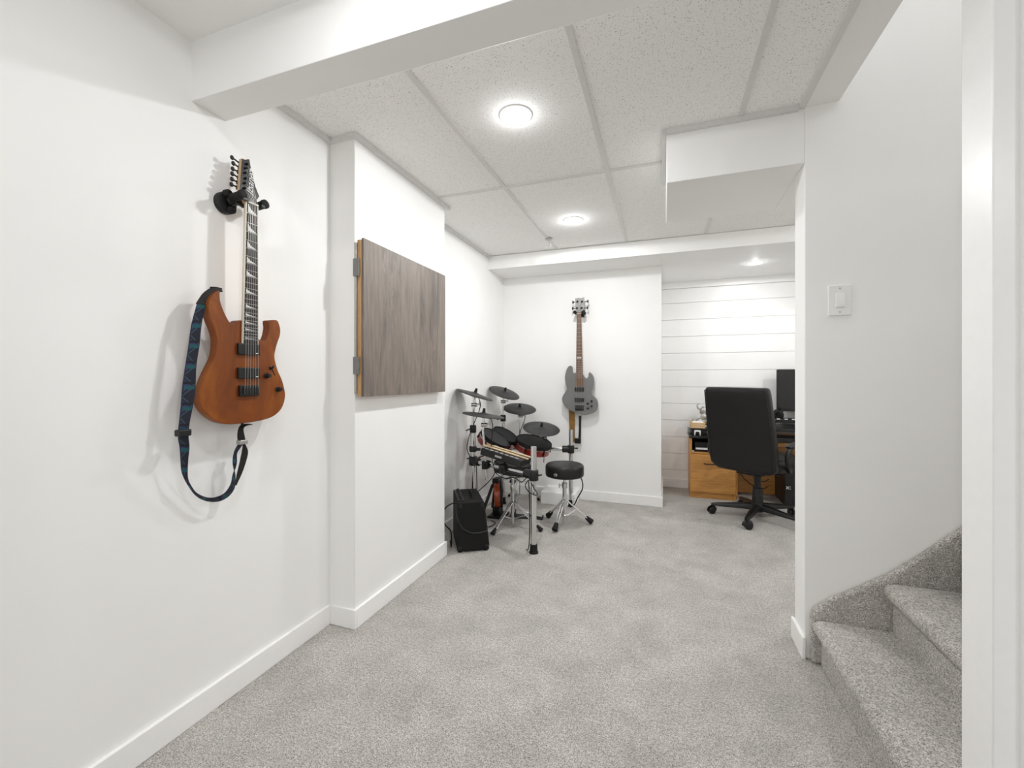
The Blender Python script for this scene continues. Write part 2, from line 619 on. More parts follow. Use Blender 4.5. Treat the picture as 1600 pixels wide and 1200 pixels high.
def smooth_open(pts, k=5):
    pts = [Vector(p) for p in pts]
    n = len(pts)
    out = []
    for i in range(n - 1):
        p0, p1, p2, p3 = pts[max(i - 1, 0)], pts[i], pts[i + 1], pts[min(i + 2, n - 1)]
        for s in range(k):
            t = s / k
            out.append(0.5 * ((2 * p1) + (p2 - p0) * t + (2 * p0 - 5 * p1 + 4 * p2 - p3) * t * t + (3 * p1 - p0 - 3 * p2 + p3) * t ** 3))
    out.append(pts[-1])
    return out


def text_mesh(name, body, size, matrix, mat, parent, extrude=0.0004, shear=0.0):
    cu = bpy.data.curves.new(name, 'FONT')
    cu.body = body
    cu.size = size
    cu.extrude = extrude
    cu.shear = shear
    cu.align_x = 'CENTER'
    cu.align_y = 'CENTER'
    tmp = bpy.data.objects.new(name + '_tmp', cu)
    COL.objects.link(tmp)
    dg = bpy.context.evaluated_depsgraph_get()
    me = bpy.data.meshes.new_from_object(tmp.evaluated_get(dg))
    bpy.data.objects.remove(tmp)
    bpy.data.curves.remove(cu)
    me.transform(WORLD[parent].inverted() @ matrix)
    me.materials.clear()
    me.materials.append(mat)
    me.name = name
    o = bpy.data.objects.new(name, me)
    COL.objects.link(o)
    o.parent = parent
    WORLD[o] = WORLD[parent]
    return o


PX = lambda p, d: Vector((d, p[0], p[1]))       # outline in (y, z), depth along x
PY = lambda p, d: Vector((p[0], d, p[1]))       # outline in (x, z), depth along y
PZ = lambda p, d: Vector((p[0], p[1], d))       # outline in (x, y), depth along z

# ------------------------------------------------------------------ the room
struct(MB().box((-1.75, -2.7, -0.12), (3.3, 5.1, 0.0)).build('floor', M['carpet']))

struct(MB().box((-1.66, -2.6, 0), (-1.515, 1.66, CEIL)).build('wall_left', M['wall']))
struct(MB().box((-1.66, 1.645, 0), (-1.370, 2.520, CEIL)).build('wall_left_column', M['wall'], bevel=0.003))
struct(MB().box((-1.70, 2.50, 0), (-1.555, 4.13, CEIL)).build('wall_left_alcove', M['wall']))
struct(MB().box((-1.70, 4.12, 0), (-0.020, 4.26, CEIL)).box((-0.16, 4.20, 0), (-0.020, 5.06, CEIL)).build('wall_back', M['wall'], bevel=0.003))

# far wall clad in shiplap boards, the grooves are real gaps
mb = MB().box((-0.16, 4.934, 0), (2.75, 5.06, CEIL))
zz = 0.006
edges = [0.0] + [0.0055 + 0.1795 * k for k in range(1, 12)] + [2.135]
for a, b in zip(edges, edges[1:]):
    if b - a > 0.01:
        mb.box((-0.02, 4.920, a + 0.0016), (2.62, 4.9345, b - 0.0016))
struct(mb.build('wall_far', M['shiplap'], bevel=0.0012, seg=1))
struct(MB().box((2.60, 2.25, 0), (2.75, 5.06, CEIL)).build('wall_office', M['wall']))
# wall with the light switch, runs on up the stairwell
struct(MB().box((0.560, 2.105, 0), (3.25, 2.250, 4.30)).build('wall_right', M['wall'], bevel=0.004))
# near side wall of the stair: its end is the white jamb at the right of the view
struct(MB().box((0.670, 1.216, 0), (3.25, 1.320, 4.30)).build('wall_stair', M['jamb'], bevel=0.003))
struct(MB().box((0.713, 1.198, 0), (0.785, 1.2165, 2.15)).box((0.722, 1.193, 0), (0.735, 1.199, 2.15)).build('trim_1', M['jamb'], bevel=0.004, seg=3))
struct(MB().box((3.20, 1.30, 0), (3.30, 2.12, 4.30)).build('wall_stair_end', M['wall']))
struct(MB().box((3.05, -2.6, 0), (3.20, 1.22, CEIL)).build('wall_near_right', M['wall']))

# ceilings
struct(MB().box((-1.66, 1.10, CEIL), (0.560, 3.75, CEIL + 0.03)).box((0.560, 2.20, CEIL), (2.70, 3.75, CEIL + 0.03)).build('ceiling', M['tile']))
struct(MB().box((-1.66, -2.7, CEIL), (3.2, 1.10, CEIL + 0.03)).box((0.560, 1.09, 2.318), (0.680, 2.108, CEIL + 0.12)).build('ceiling_near', M['wall']))
struct(MB().box((-0.022, 3.74, 2.203), (2.70, 5.0, 2.24)).build('ceiling_office', M['wall']))
struct(MB().box((0.60, 1.21, 4.30), (3.30, 2.25, 4.36)).build('ceiling_stairwell', M['wall']))

# dropped beams and boxed-in ducts
struct(MB().box((-1.52, 1.004, 2.122), (0.672, 1.126, CEIL + 0.01)).build('trim_2', M['wall'], bevel=0.002))
struct(MB().box((-1.56, 3.710, 2.197), (-0.020, 4.125, 2.319)).box((-0.021, 3.710, 2.197), (2.62, 3.742, 2.319)).build('trim_3', M['wall'], bevel=0.002))
struct(MB().box((0.013, 2.105, 2.083), (0.5605, 2.648, CEIL + 0.005)).box((0.56, 2.249, 2.083), (2.62, 2.648, CEIL + 0.005)).build('trim_4', M['wall'], bevel=0.003))
struct(MB().box((-1.085, 3.855, 0), (-0.765, 4.125, 0.113)).build('trim_5', M['trim'], bevel=0.004))
# strip above the shiplap under the office ceiling
struct(MB().box((-0.02, 4.900, 2.135), (2.62, 4.934, 2.205)).build('trim_6', M['trim'], bevel=0.003))

# suspended ceiling grid: T bars and wall angles
T_ = 0.012
for n_, (x_, y0, y1) in enumerate([(-0.900, 1.12, 3.70), (-0.293, 1.12, 3.70), (0.318, 1.12, 2.105), (0.318, 2.65, 3.70), (0.930, 2.65, 3.70)]):
    struct(MB().box((x_ - T_, y0, CEIL - 0.006), (x_ + T_, y1, CEIL + 0.002)).build('trim_%d' % (7 + n_), M['grid'], bevel=0.0015))
struct(MB().box((-1.515, 2.398 - T_, CEIL - 0.007), (0.0, 2.398 + T_, CEIL + 0.002)).build('trim_12', M['grid'], bevel=0.0015))
A_ = 0.022


def angle_bar(n, lo, hi):
    struct(MB().box(lo, hi).build('trim_%d' % n, M['grid'], bevel=0.0015))


angle_bar(13, (-1.516, 1.1262, CEIL - A_), (-1.495, 1.6238, CEIL + 0.002))
angle_bar(14, (-1.516, 1.624, CEIL - A_), (-1.3705, 1.646, CEIL + 0.002))
angle_bar(15, (-1.371, 1.624, CEIL - A_), (-1.350, 2.560, CEIL + 0.002))
angle_bar(16, (-1.556, 2.520, CEIL - A_), (-1.535, 3.712, CEIL + 0.002))
angle_bar(17, (0.0128, 2.086, CEIL - A_), (0.5358, 2.106, CEIL + 0.002))
angle_bar(18, (-0.008, 2.086, CEIL - A_), (0.0125, 2.650, CEIL + 0.002))
angle_bar(19, (0.536, 1.126, CEIL - 0.012), (0.560, 2.106, CEIL + 0.002))

# baseboards
BH, BT = 0.092, 0.013


def base(name, boxes):
    mb = MB()
    for lo, hi in boxes:
        mb.box((lo[0], lo[1], 0), (hi[0], hi[1], BH))
    struct(mb.build(name, M['trim'], bevel=0.003))


base('baseboard_left', [((-1.516, -2.58), (-1.515 + BT, 1.633))])
base('baseboard_left_column', [((-1.516, 1.632), (-1.370 + BT, 1.646)), ((-1.371, 1.6465), (-1.370 + BT, 2.533)), ((-1.556, 2.519), (-1.372, 2.533))])
base('baseboard_left_alcove', [((-1.556, 2.534), (-1.555 + BT, 4.107))])
base('baseboard_back', [((-1.556, 4.107), (-1.087, 4.121)), ((-0.763, 4.107), (-0.020 + BT, 4.121)), ((-0.021, 4.1215), (-0.020 + BT, 4.907))])
base('baseboard_far', [((-0.02, 4.907), (2.60, 4.921))])
base('baseboard_right', [((0.560 - BT, 2.092), (0.561, 2.262))])

# ------------------------------------------------------------------ staircase
t = thing('staircase', 'carpeted grey staircase rising to the right of the white wall end', 'stairs', (0.62, 1.70, 0))
RUN, RISE, X0 = 0.236, 0.187, 0.607
for k in range(10):
    rx, zt = X0 + RUN * k, RISE * (k + 1)
    zb = 0.0 if k == 0 else RISE * k - 0.02
    x1 = rx + RUN + 0.03
    prof = [(rx, zb), (rx, zt - 0.066), (rx - 0.010, zt - 0.063), (rx - 0.021, zt - 0.054), (rx - 0.028, zt - 0.042), (rx - 0.030, zt - 0.029), (rx - 0.026, zt - 0.016), (rx - 0.016, zt - 0.006), (rx - 0.002, zt - 0.001), (rx + 0.014, zt), (x1, zt), (x1, zb)]
    MB().prism(prof, PY, 1.3205, 2.071).build('step', M['carpet'], t, bevel=0.006, angle=50)
sk = [(0.574, 0.0), (0.574, 0.195), (0.579, 0.214), (0.592, 0.232), (0.645, 0.277), (0.74, 0.338), (0.834, 0.404), (0.93, 0.487), (1.05, 0.606), (1.30, 0.830), (2.2, 1.62), (2.8, 2.15), (2.8, 0.0)]
MB().prism(sk, PY, 2.072, 2.1048).build('stringer', M['carpet'], t, bevel=0.014, seg=4, limit=60)

# ------------------------------------------------------------------ light switch
t = thing('light_switch', 'white rocker light switch on the grey-white wall above the stairs', 'light switch', (0.681, 2.105, 1.497))
MB().box((0.6405, 2.098, 1.4345), (0.7215, 2.1048, 1.5605)).build('switch_plate', M['plate'], t, bevel=0.004, seg=3)
MB().prism([(2.0985, 1.468), (2.0935, 1.4695), (2.0925, 1.497), (2.0975, 1.5262), (2.0985, 1.5262)], PX, 0.6665, 0.6965).build('rocker', M['plate'], t, bevel=0.001)
for z_ in (1.449, 1.546):
    MB().lathe([(0.0001, 0.0012), (0.003, 0.0010), (0.0034, 0)], frame((0.681, 2.0982, z_), (0, -1, 0)), 12).build('screw', M['dim_metal'], t)

# ------------------------------------------------------------------ recessed downlights, plus added fill lamps
for (x_, y_, z_, w_), lab in zip(DOWNLIGHTS, [
        'lit round recessed ceiling light nearest the camera, in the tile above the column',
        'lit round recessed ceiling light in the tile near the grey bass guitar',
        'lit round recessed ceiling light over the desk in the office recess',
        'lit recessed ceiling light hidden behind the dropped beam', 'added unseen fill light behind the camera by the left wall',
        'added unseen fill light behind the camera by the right wall', 'lit recessed ceiling light at the far right of the office',
        'added unseen light at the top of the stairwell']):
    t = thing('recessed_light', lab, 'ceiling light', (x_, y_, z_), group='recessed ceiling lights')
    MB().lathe([(0.058, 0.0), (0.060, -0.006), (0.070, -0.004), (0.073, 0.0)], Matrix.Translation((x_, y_, z_)), 36, cap=False).build('trim_ring', M['white_plastic'], t)
    MB().lathe([(0.0, -0.006), (0.040, -0.0055), (0.0595, -0.004), (0.0595, 0.0)], Matrix.Translation((x_, y_, z_)), 32, cap=False).build('lens', M['lens'], t)

# ceiling hook by the far beam
t = thing('ceiling_hook', 'small metal hook with a flat plate hanging from a ceiling tile', 'hook', (-0.888, 3.402, CEIL))
MB().lathe([(0.030, 0.0), (0.031, -0.004), (0.026, -0.007), (0.0, -0.008)], Matrix.Translation((-0.888, 3.402, CEIL - 0.005)), 20).build('plate', M['dim_metal'], t)
hk = [(-0.888, 3.402, CEIL - 0.008), (-0.888, 3.402, CEIL - 0.035)] + [(-0.888 + 0.016 * math.sin(a), 3.402, CEIL - 0.051 + 0.016 * math.cos(a)) for a in [0.3 * q for q in range(1, 15)]]
MB().sweep(hk, 0.0025, 6).build('hook_wire', M['dim_metal'], t)

# ------------------------------------------------------------------ wall hatch of wood planks
t = thing('wall_hatch', 'square grey-brown wood plank panel hinged on the white column', 'wall panel', (-1.36, 2.05, 1.09))
MB().box((-1.3698, 1.640, 1.105), (-1.3585, 2.425, 1.815)).build('mount_frame', M['dim_metal'], t, bevel=0.001, label='flat grey frame against the wall')
MB().box((-1.358, 1.648, 1.093), (-1.3375, 2.441, 1.828)).build('backing_board', M['ply'], t, bevel=0.001, label='raw tan plywood backing board')
MB().box((-1.337, 1.652, 1.090), (-1.325, 2.446, 1.836)).build('plank_face', M['panel'], t, bevel=0.0012)
for z_ in (1.655, 1.195):
    MB().box((-1.3695, 1.632, z_), (-1.340, 1.641, z_ + 0.082)).tube((-1.3525, 1.634, z_), (-1.3525, 1.634, z_ + 0.082), 0.0045, seg=10).build('hinge', M['zinc_dark'], t)

# ------------------------------------------------------------------ orange electric guitar on the left wall
G_BODY = [(1.04, 1.475), (1.041, 1.459), (1.043, 1.441), (1.052, 1.416), (1.064, 1.392), (1.077, 1.374), (1.092, 1.37), (1.105, 1.382), (1.124, 1.386), (1.157, 1.376), (1.176, 1.342), (1.186, 1.33), (1.197, 1.32), (1.211, 1.317), (1.223, 1.328), (1.231, 1.35), (1.235, 1.375), (1.233, 1.398), (1.251, 1.404), (1.27, 1.405), (1.28, 1.391), (1.286, 1.369), (1.283, 1.344), (1.273, 1.319), (1.264, 1.291), (1.259, 1.264), (1.264, 1.237), (1.276, 1.204), (1.293, 1.172), (1.304, 1.138), (1.309, 1.11), (1.302, 1.077), (1.286, 1.051), (1.257, 1.031), (1.22, 1.021), (1.168, 1.016), (1.113, 1.015), (1.072, 1.017), (1.037, 1.028), (1.009, 1.047), (0.987, 1.071), (0.975, 1.096), (0.974, 1.119), (0.981, 1.15), (0.993, 1.182), (1.008, 1.215), (1.021, 1.241), (1.028, 1.264), (1.031, 1.291), (1.03, 1.314), (1.023, 1.341), (1.011, 1.368), (1.004, 1.39), (1.002, 1.411), (1.004, 1.43), (1.011, 1.45), (1.023, 1.466), (1.032, 1.474)]
G_HEAD = [(1.141, 1.983), (1.149, 1.983), (1.157, 1.986), (1.165, 1.992), (1.171, 1.994), (1.174, 1.963), (1.178, 1.939), (1.182, 1.914), (1.186, 1.896), (1.193, 1.879), (1.199, 1.864), (1.189, 1.849), (1.184, 1.833), (1.138, 1.815), (1.131, 1.833), (1.12, 1.857)]
G_TUN = [(1.121, 1.977), (1.124, 1.957), (1.12, 1.935), (1.116, 1.915), (1.113, 1.894), (1.109, 1.873)]
G_TUNB = [(1.146, 1.971), (1.141, 1.953), (1.136, 1.934), (1.134, 1.912), (1.129, 1.892), (1.126, 1.872)]
g = thing('electric_guitar', 'orange-brown stained electric guitar with two black pickups hanging on the left wall', 'guitar', (-1.45, 1.14, 1.0))
MB().prism(smooth_closed(G_BODY, 3), PX, -1.464, -1.430).build('body', M['guitar'], g, bevel=0.007, seg=4, limit=50)


def neck_y(z):
    """centre and half width of the neck at height z"""
    k = (z - 1.31) / (1.815 - 1.31)
    return 1.1495 + 0.0065 * k, 0.0285 + (0.0215 - 0.0285) * k


nk = MB()
ring = []
for z_ in [1.290, 1.35, 1.5, 1.65, 1.78, 1.8155]:
    c_, h_ = neck_y(z_)
    ring.append([Vector((-1.4275 - 0.021 * math.sin(a) ** 0.8 if 0 < a < PI else -1.4275, c_ + h_ * math.cos(a), z_)) for a in [PI * q / 10 for q in range(11)]])
nk.loft(ring)
nk.build('neck', M['maple'], g, angle=60)
fb = MB()
ring = []
for z_ in [1.302, 1.5, 1.815]:
    c_, h_ = neck_y(z_)
    ring.append([Vector((x, y, z_)) for x, y in [(-1.4275, c_ - h_), (-1.4275, c_ + h_), (-1.4215, c_ + h_), (-1.4205, c_), (-1.4215, c_ - h_)]])
fretboard = fb.loft(ring).build('fretboard', M['rosewood'], g)
for s_ in (-1, 1):
    bd = MB()
    ring = []
    for z_ in [1.302, 1.815]:
        c_, h_ = neck_y(z_)
        y0 = c_ + s_ * h_
        ring.append([Vector((x, y, z_)) for x, y in [(-1.4285, y0 + s_ * 0.0002), (-1.4285, y0 + s_ * 0.0028), (-1.4213, y0 + s_ * 0.0028), (-1.4213, y0 + s_ * 0.0002)]])
    bd.loft(ring).build('binding', M['cream'], fretboard, label='cream edge binding')
NUT, SCALE = 1.815, 0.662
fz = [NUT - SCALE * (1 - 2 ** (-k / 12)) for k in range(0, 25)]
for z_ in fz[1:]:
    c_, h_ = neck_y(z_)
    MB().box((-1.4222, c_ - h_ + 0.0003, z_ - 0.0007), (-1.4195, c_ + h_ - 0.0003, z_ + 0.0007)).build('fret', M['fret'], fretboard)
for k in (1, 3, 5, 7, 9, 12, 15, 17, 19, 21, 24):
    z1, z0 = fz[k - 1] - 0.003, fz[k] + 0.003
    c_, h_ = neck_y((z0 + z1) / 2)
    tri = [(c_ - h_ * 0.80, z1), (c_ - h_ * 0.80, z0), (c_ + h_ * 0.78, z0), (c_ - h_ * 0.25, z0 + (z1 - z0) * 0.42)]
    MB().prism(tri, PX, -1.4222, -1.4200).build('inlay', M['pearl'], fretboard)
MB().box((-1.426, 1.1345, 1.8155), (-1.4175, 1.1785, 1.8205)).build('nut', M['cream'], g)


def tilt(p, d):     # the headstock leans back from the nut
    return Vector((d - 0.13 * (p[1] - 1.82), p[0], p[1]))


head = MB().prism([(a, b) for a, b in G_HEAD], tilt, -1.448, -1.4345).build('headstock', M['maple'], g, bevel=0.001)
MB().prism([(1.157 + (a - 1.157) * 0.985, 1.91 + (b - 1.91) * 0.992) for a, b in G_HEAD], tilt, -1.4344, -1.4325).build('headstock_face', M['black'], head, label='black headstock face')
lm = Matrix.Translation((-1.4313 - 0.13 * (1.905 - 1.82), 1.166, 1.905)) @ frame((0, 0, 0), (0.9917, 0, 0.13), (0, 0.16, 0.987))
text_mesh('logo', 'Ibanez', 0.040, lm, M['white_plastic'], head, shear=0.25)
lm2 = Matrix.Translation((-1.4313 - 0.13 * (1.945 - 1.82), 1.155, 1.945)) @ frame((0, 0, 0), (0.9917, 0, 0.13), (0, 0.16, 0.987))
text_mesh('logo_small', 'GIO', 0.013, lm2, M['grey_plastic'], head, shear=0.25)
for (y_, z_), (yb, zb) in zip(G_TUN, G_TUNB):
    xx = -1.4535 - 0.13 * (zb - 1.82)
    tn = MB()
    tn.tube((xx, yb - 0.004, zb), (xx, y_, z_), 0.0028, seg=8)
    tn.ball((xx, y_ - 0.004, z_), (0.0045, 0.0075, 0.0085))
    tn.box((xx - 0.006, yb + 0.000, zb - 0.007), (xx + 0.004, yb + 0.014, zb + 0.007))
    tn.tube((xx, yb + 0.010, zb - 0.002), (xx + 0.032, yb + 0.0125, zb - 0.002), 0.004, seg=10)
    tn.build('tuner', M['black'], g)
for k in range(6):
    c_, h_ = neck_y(NUT)
    yt = c_ - 0.0165 + 0.0066 * k
    yb = 1.1475 - 0.0265 + 0.0106 * k
    yh, zh = G_TUNB[5 - k][0] + 0.0135, G_TUNB[5 - k][1]
    xh = -1.4305 - 0.13 * (zh - 1.82)
    MB().sweep([(-1.4135, yb, 1.143), (-1.4165, yt, 1.8205), (xh, yh, zh)], 0.0005, 6).build('string', M['string'], g)
for z0, z1 in ((1.262, 1.303), (1.176, 1.216)):
    MB().box((-1.4302, 1.101, z0), (-1.4190, 1.187, z1)).build('pickup', M['black'], g, bevel=0.003, seg=3)
    MB().box((-1.4192, 1.168, z0 + 0.006), (-1.4186, 1.178, z0 + 0.0085)).build('pickup_mark', M['white_plastic'], g)
br = MB().box((-1.4302, 1.106, 1.113), (-1.4185, 1.184, 1.152)).build('bridge', M['black'], g, bevel=0.002)
for k in range(6):
    y_ = 1.1475 - 0.0265 + 0.0106 * k
    MB().box((-1.4187, y_ - 0.0042, 1.122), (-1.4140, y_ + 0.0042, 1.147)).build('saddle', M['dark_metal'], br, bevel=0.001)
for y_, z_ in ((1.221, 1.187), (1.272, 1.134)):
    MB().lathe([(0.0105, 0), (0.0105, 0.004), (0.0085, 0.006), (0.008, 0.017), (0.007, 0.019), (0, 0.019)], frame((-1.4302, y_, z_), (1, 0, 0)), 20).build('knob', M['black'], g)
sw = MB().lathe([(0.007, 0), (0.007, 0.005), (0.003, 0.007), (0.003, 0.010)], frame((-1.4302, 1.241, 1.217), (1, 0, 0)), 14)
sw.tube((-1.421, 1.241, 1.217), (-1.409, 1.234, 1.224), 0.003, 0.0038, seg=8)
sw.sweep([(-1.4293, 1.247, 1.213), (-1.4293, 1.254, 1.200), (-1.4293, 1.259, 1.190)], 0.0016, 6)
sw.build('selector_switch', M['black'], g)
for y_, z_ in ((1.052, 1.474), (1.140, 1.017)):
    MB().tube((-1.452, y_, z_), (-1.452, y_ - (0.0 if z_ < 1.2 else 0.004), z_ + (0.012 if z_ > 1.2 else -0.012)), 0.005, seg=12).build('strap_button', M['black'], g)

# wall hanger of the electric guitar
t = thing('guitar_hanger', 'black round wall hanger with two padded prongs holding the orange guitar', 'guitar hanger', (-1.515, 1.115, 1.815))
MB().lathe([(0.039, 0), (0.039, 0.014), (0.035, 0.020), (0.024, 0.024), (0, 0.025)], frame((-1.5149, 1.117, 1.816), (1, 0, 0)), 30).build('base', M['black'], t)
for z_, y_ in ((1.845, 1.108), (1.790, 1.122)):
    MB().lathe([(0.014, 0), (0.014, 0.016), (0.010, 0.022), (0, 0.023)], frame((-1.4925, y_, z_), (1, 0, 0)), 16).build('lock_knob', M['black_soft'], t)
MB().sweep([(-1.490, 1.114, 1.818), (-1.480, 1.125, 1.822), (-1.470, 1.140, 1.824), (-1.466, 1.155, 1.824)], [0.018, 0.014, 0.012, 0.011], 14).build('arm', M['black'], t)
MB().sweep([(-1.464, 1.118, 1.824), (-1.468, 1.156, 1.818), (-1.464, 1.198, 1.824)], 0.010, 12).build('yoke', M['black'], t)
for y_, nm in ((1.1145, 'prong'), (1.2055, 'prong')):
    MB().lathe([(0.0, 0), (0.012, 0.001), (0.0145, 0.006), (0.0145, 0.046), (0.0165, 0.050), (0.0165, 0.060), (0.010, 0.064), (0, 0.064)], frame((-1.474, y_, 1.829), (1, 0, 0.1)), 20).build(nm, M['black_soft'], t)
    s_ = 1 if y_ < 1.16 else -1
    MB().box((-1.417, y_ - 0.0035, 1.815), (-1.411, y_ + s_ * 0.020, 1.827)).build('clip', M['black'], t, bevel=0.002)

# strap of the electric guitar
SL = [(-1.456, 0.981, 1.423), (-1.456, 0.964, 1.354), (-1.456, 0.955, 1.286), (-1.456, 0.945, 1.218), (-1.456, 0.936, 1.151), (-1.456, 0.932, 1.093), (-1.456, 0.926, 1.036), (-1.461, 0.926, 0.993), (-1.466, 0.934, 0.957), (-1.471, 0.94, 0.918), (-1.476, 0.946, 0.879), (-1.481, 0.958, 0.851), (-1.486, 0.976, 0.819), (-1.486, 0.997, 0.785), (-1.486, 1.022, 0.762), (-1.483, 1.05, 0.748), (-1.479, 1.08, 0.744), (-1.476, 1.109, 0.755), (-1.473, 1.127, 0.782), (-1.469, 1.125, 0.827), (-1.466, 1.114, 0.875), (-1.463, 1.117, 0.91), (-1.459, 1.128, 0.935), (-1.456, 1.139, 0.944)]
SR = [(-1.444, 1.003, 1.421), (-1.444, 0.989, 1.357), (-1.444, 0.982, 1.287), (-1.444, 0.972, 1.218), (-1.444, 0.969, 1.15), (-1.444, 0.962, 1.092), (-1.444, 0.951, 1.034), (-1.449, 0.951, 0.99), (-1.454, 0.957, 0.955), (-1.459, 0.957, 0.916), (-1.464, 0.958, 0.877), (-1.469, 0.962, 0.848), (-1.474, 0.974, 0.823), (-1.474, 0.992, 0.794), (-1.474, 1.021, 0.772), (-1.471, 1.044, 0.764), (-1.467, 1.068, 0.765), (-1.464, 1.088, 0.775), (-1.461, 1.104, 0.8), (-1.457, 1.108, 0.831), (-1.454, 1.12, 0.87), (-1.451, 1.118, 0.905), (-1.447, 1.126, 0.923), (-1.444, 1.137, 0.938)]
S2L = [(-1.462, 1.119, 0.794), (-1.462, 1.127, 0.831), (-1.462, 1.135, 0.86), (-1.462, 1.142, 0.889), (-1.462, 1.148, 0.916), (-1.462, 1.15, 0.937)]
S2R = [(-1.456, 1.12, 0.789), (-1.456, 1.137, 0.82), (-1.456, 1.15, 0.848), (-1.456, 1.163, 0.886), (-1.456, 1.165, 0.911), (-1.456, 1.151, 0.942)]
STOP = [(-1.442, 1.053, 1.482), (-1.446, 1.031, 1.481), (-1.452, 1.01, 1.458), (-1.454, 0.998, 1.437), (-1.454, 0.994, 1.421)]
SEND = [(-1.45, 1.171, 1.007), (-1.45, 1.148, 1.006), (-1.452, 1.137, 0.996), (-1.455, 1.138, 0.97), (-1.457, 1.148, 0.94)]
t = thing('guitar_strap', 'dark blue and teal patterned strap looping below the orange guitar', 'guitar strap', (-1.46, 0.95, 0.75))
MB().ribbon(smooth_open(SL, 4), smooth_open(SR, 4), 0.0028).build('webbing', M['strap_weave'], t, angle=60)
MB().ribbon(smooth_open(S2L, 4), smooth_open(S2R, 4), 0.0028).build('folded_tail', M['leather_strap'], t, angle=60)
wd = 0.013
up_l = [Vector(p) for p in STOP]
rib_l = [(-1.446, 1.056, 1.488), (-1.450, 1.030, 1.4885), (-1.456, 1.004, 1.466), (-1.458, 0.989, 1.442), (-1.458, 0.979, 1.424)]
rib_r = [(-1.438, 1.056, 1.4775), (-1.440, 1.037, 1.472), (-1.444, 1.020, 1.452), (-1.446, 1.010, 1.436), (-1.446, 1.004, 1.421)]
MB().ribbon(smooth_open(rib_l, 4), smooth_open(rib_r, 4), 0.0035).build('leather_end', M['leather_strap'], t, angle=60)
MB().sweep([(-1.452, 1.062, 1.4895), (-1.448, 1.040, 1.4895), (-1.450, 1.022, 1.4865)], 0.004, 8, flat=0.6).build('button_lock', M['black_soft'], t)
re_l = [(-1.459, 1.171, 1.0065), (-1.460, 1.150, 1.0075), (-1.460, 1.134, 0.999), (-1.462, 1.128, 0.970), (-1.462, 1.132, 0.938)]
re_r = [(-1.441, 1.172, 1.0055), (-1.442, 1.148, 1.004), (-1.444, 1.138, 0.993), (-1.448, 1.146, 0.968), (-1.450, 1.154, 0.938)]
MB().ribbon(smooth_open(re_l, 4), smooth_open(re_r, 4), 0.003).build('leather_end', M['leather_strap'], t, angle=60)
MB().box((-1.467, 0.918, 0.992), (-1.440, 0.956, 1.014)).build('slider_buckle', M['black'], t, bevel=0.004, seg=3)
MB().box((-1.466, 1.126, 0.936), (-1.443, 1.157, 0.952)).build('slider_buckle', M['dim_metal'], t, bevel=0.003, seg=2, label='grey end buckle')

# ------------------------------------------------------------------ grey bass guitar on the back wall
B_BODY = [(-0.833, 1.292), (-0.822, 1.271), (-0.823, 1.246), (-0.813, 1.224), (-0.786, 1.226), (-0.725, 1.21), (-0.708, 1.185), (-0.687, 1.172), (-0.672, 1.185), (-0.667, 1.21), (-0.658, 1.231), (-0.63, 1.203), (-0.617, 1.164), (-0.618, 1.122), (-0.633, 1.073), (-0.641, 1.041), (-0.62, 1.006), (-0.592, 0.975), (-0.58, 0.934), (-0.585, 0.892), (-0.603, 0.863), (-0.644, 0.842), (-0.694, 0.829), (-0.757, 0.834), (-0.807, 0.851), (-0.858, 0.874), (-0.894, 0.906), (-0.916, 0.941), (-0.922, 0.977), (-0.909, 1.013), (-0.883, 1.049), (-0.871, 1.071), (-0.88, 1.099), (-0.891, 1.142), (-0.893, 1.192), (-0.883, 1.242), (-0.869, 1.274), (-0.851, 1.291)]
B_HEAD = [(-0.792, 1.934), (-0.777, 1.934), (-0.764, 1.937), (-0.751, 1.934), (-0.732, 1.934), (-0.716, 1.939), (-0.708, 1.942), (-0.704, 1.865), (-0.712, 1.823), (-0.738, 1.795), (-0.743, 1.782), (-0.772, 1.783), (-0.78, 1.821), (-0.792, 1.859)]
b = thing('bass_guitar', 'matte grey four-string bass guitar with pointed horns hanging on the back wall', 'guitar', (-0.75, 4.05, 0.83))
MB().prism(smooth_closed(B_BODY, 3), PY, 4.030, 4.068).build('body', M['grey_satin'], b, bevel=0.006, seg=4, limit=50)


def bneck(z):
    k = (z - 1.156) / (1.785 - 1.156)
    return -0.751 - 0.0045 * k, 0.034 + (0.0205 - 0.034) * k


ring = []
for z_ in [1.10, 1.2, 1.5, 1.75, 1.80]:
    c_, h_ = bneck(z_)
    ring.append([Vector((c_ + h_ * math.cos(a), 4.024 + 0.022 * max(0, math.sin(a)) ** 0.8, z_)) for a in [PI * q / 10 for q in range(11)]])
MB().loft(ring).build('neck', M['brown_neck'], b, angle=60)
ring = []
for z_ in [1.152, 1.785]:
    c_, h_ = bneck(z_)
    ring.append([Vector((x, y, z_)) for x, y in [(c_ - h_, 4.0235), (c_ + h_, 4.0235), (c_ + h_, 4.019), (c_, 4.018), (c_ - h_, 4.019)]])
bfb = MB().loft(ring).build('fretboard', M['brown_neck'], b)
bz = [1.785 - 0.86 * (1 - 2 ** (-k / 12)) for k in range(0, 22)]
for z_ in bz[1:]:
    if z_ > 1.155:
        c_, h_ = bneck(z_)
        MB().box((c_ - h_, 4.0165, z_ - 0.0013), (c_ + h_, 4.019, z_ + 0.0013)).build('fret', M['fret'], bfb)
c_, h_ = bneck((bz[11] + bz[12]) / 2)
MB().box((c_ - h_ * 0.7, 4.0172, (bz[11] + bz[12]) / 2 - 0.006), (c_ + h_ * 0.7, 4.0186, (bz[11] + bz[12]) / 2 + 0.006)).build('inlay', M['pearl'], bfb)
MB().prism(B_HEAD, PY, 4.026, 4.042).build('headstock', M['grey_head'], b, bevel=0.002)
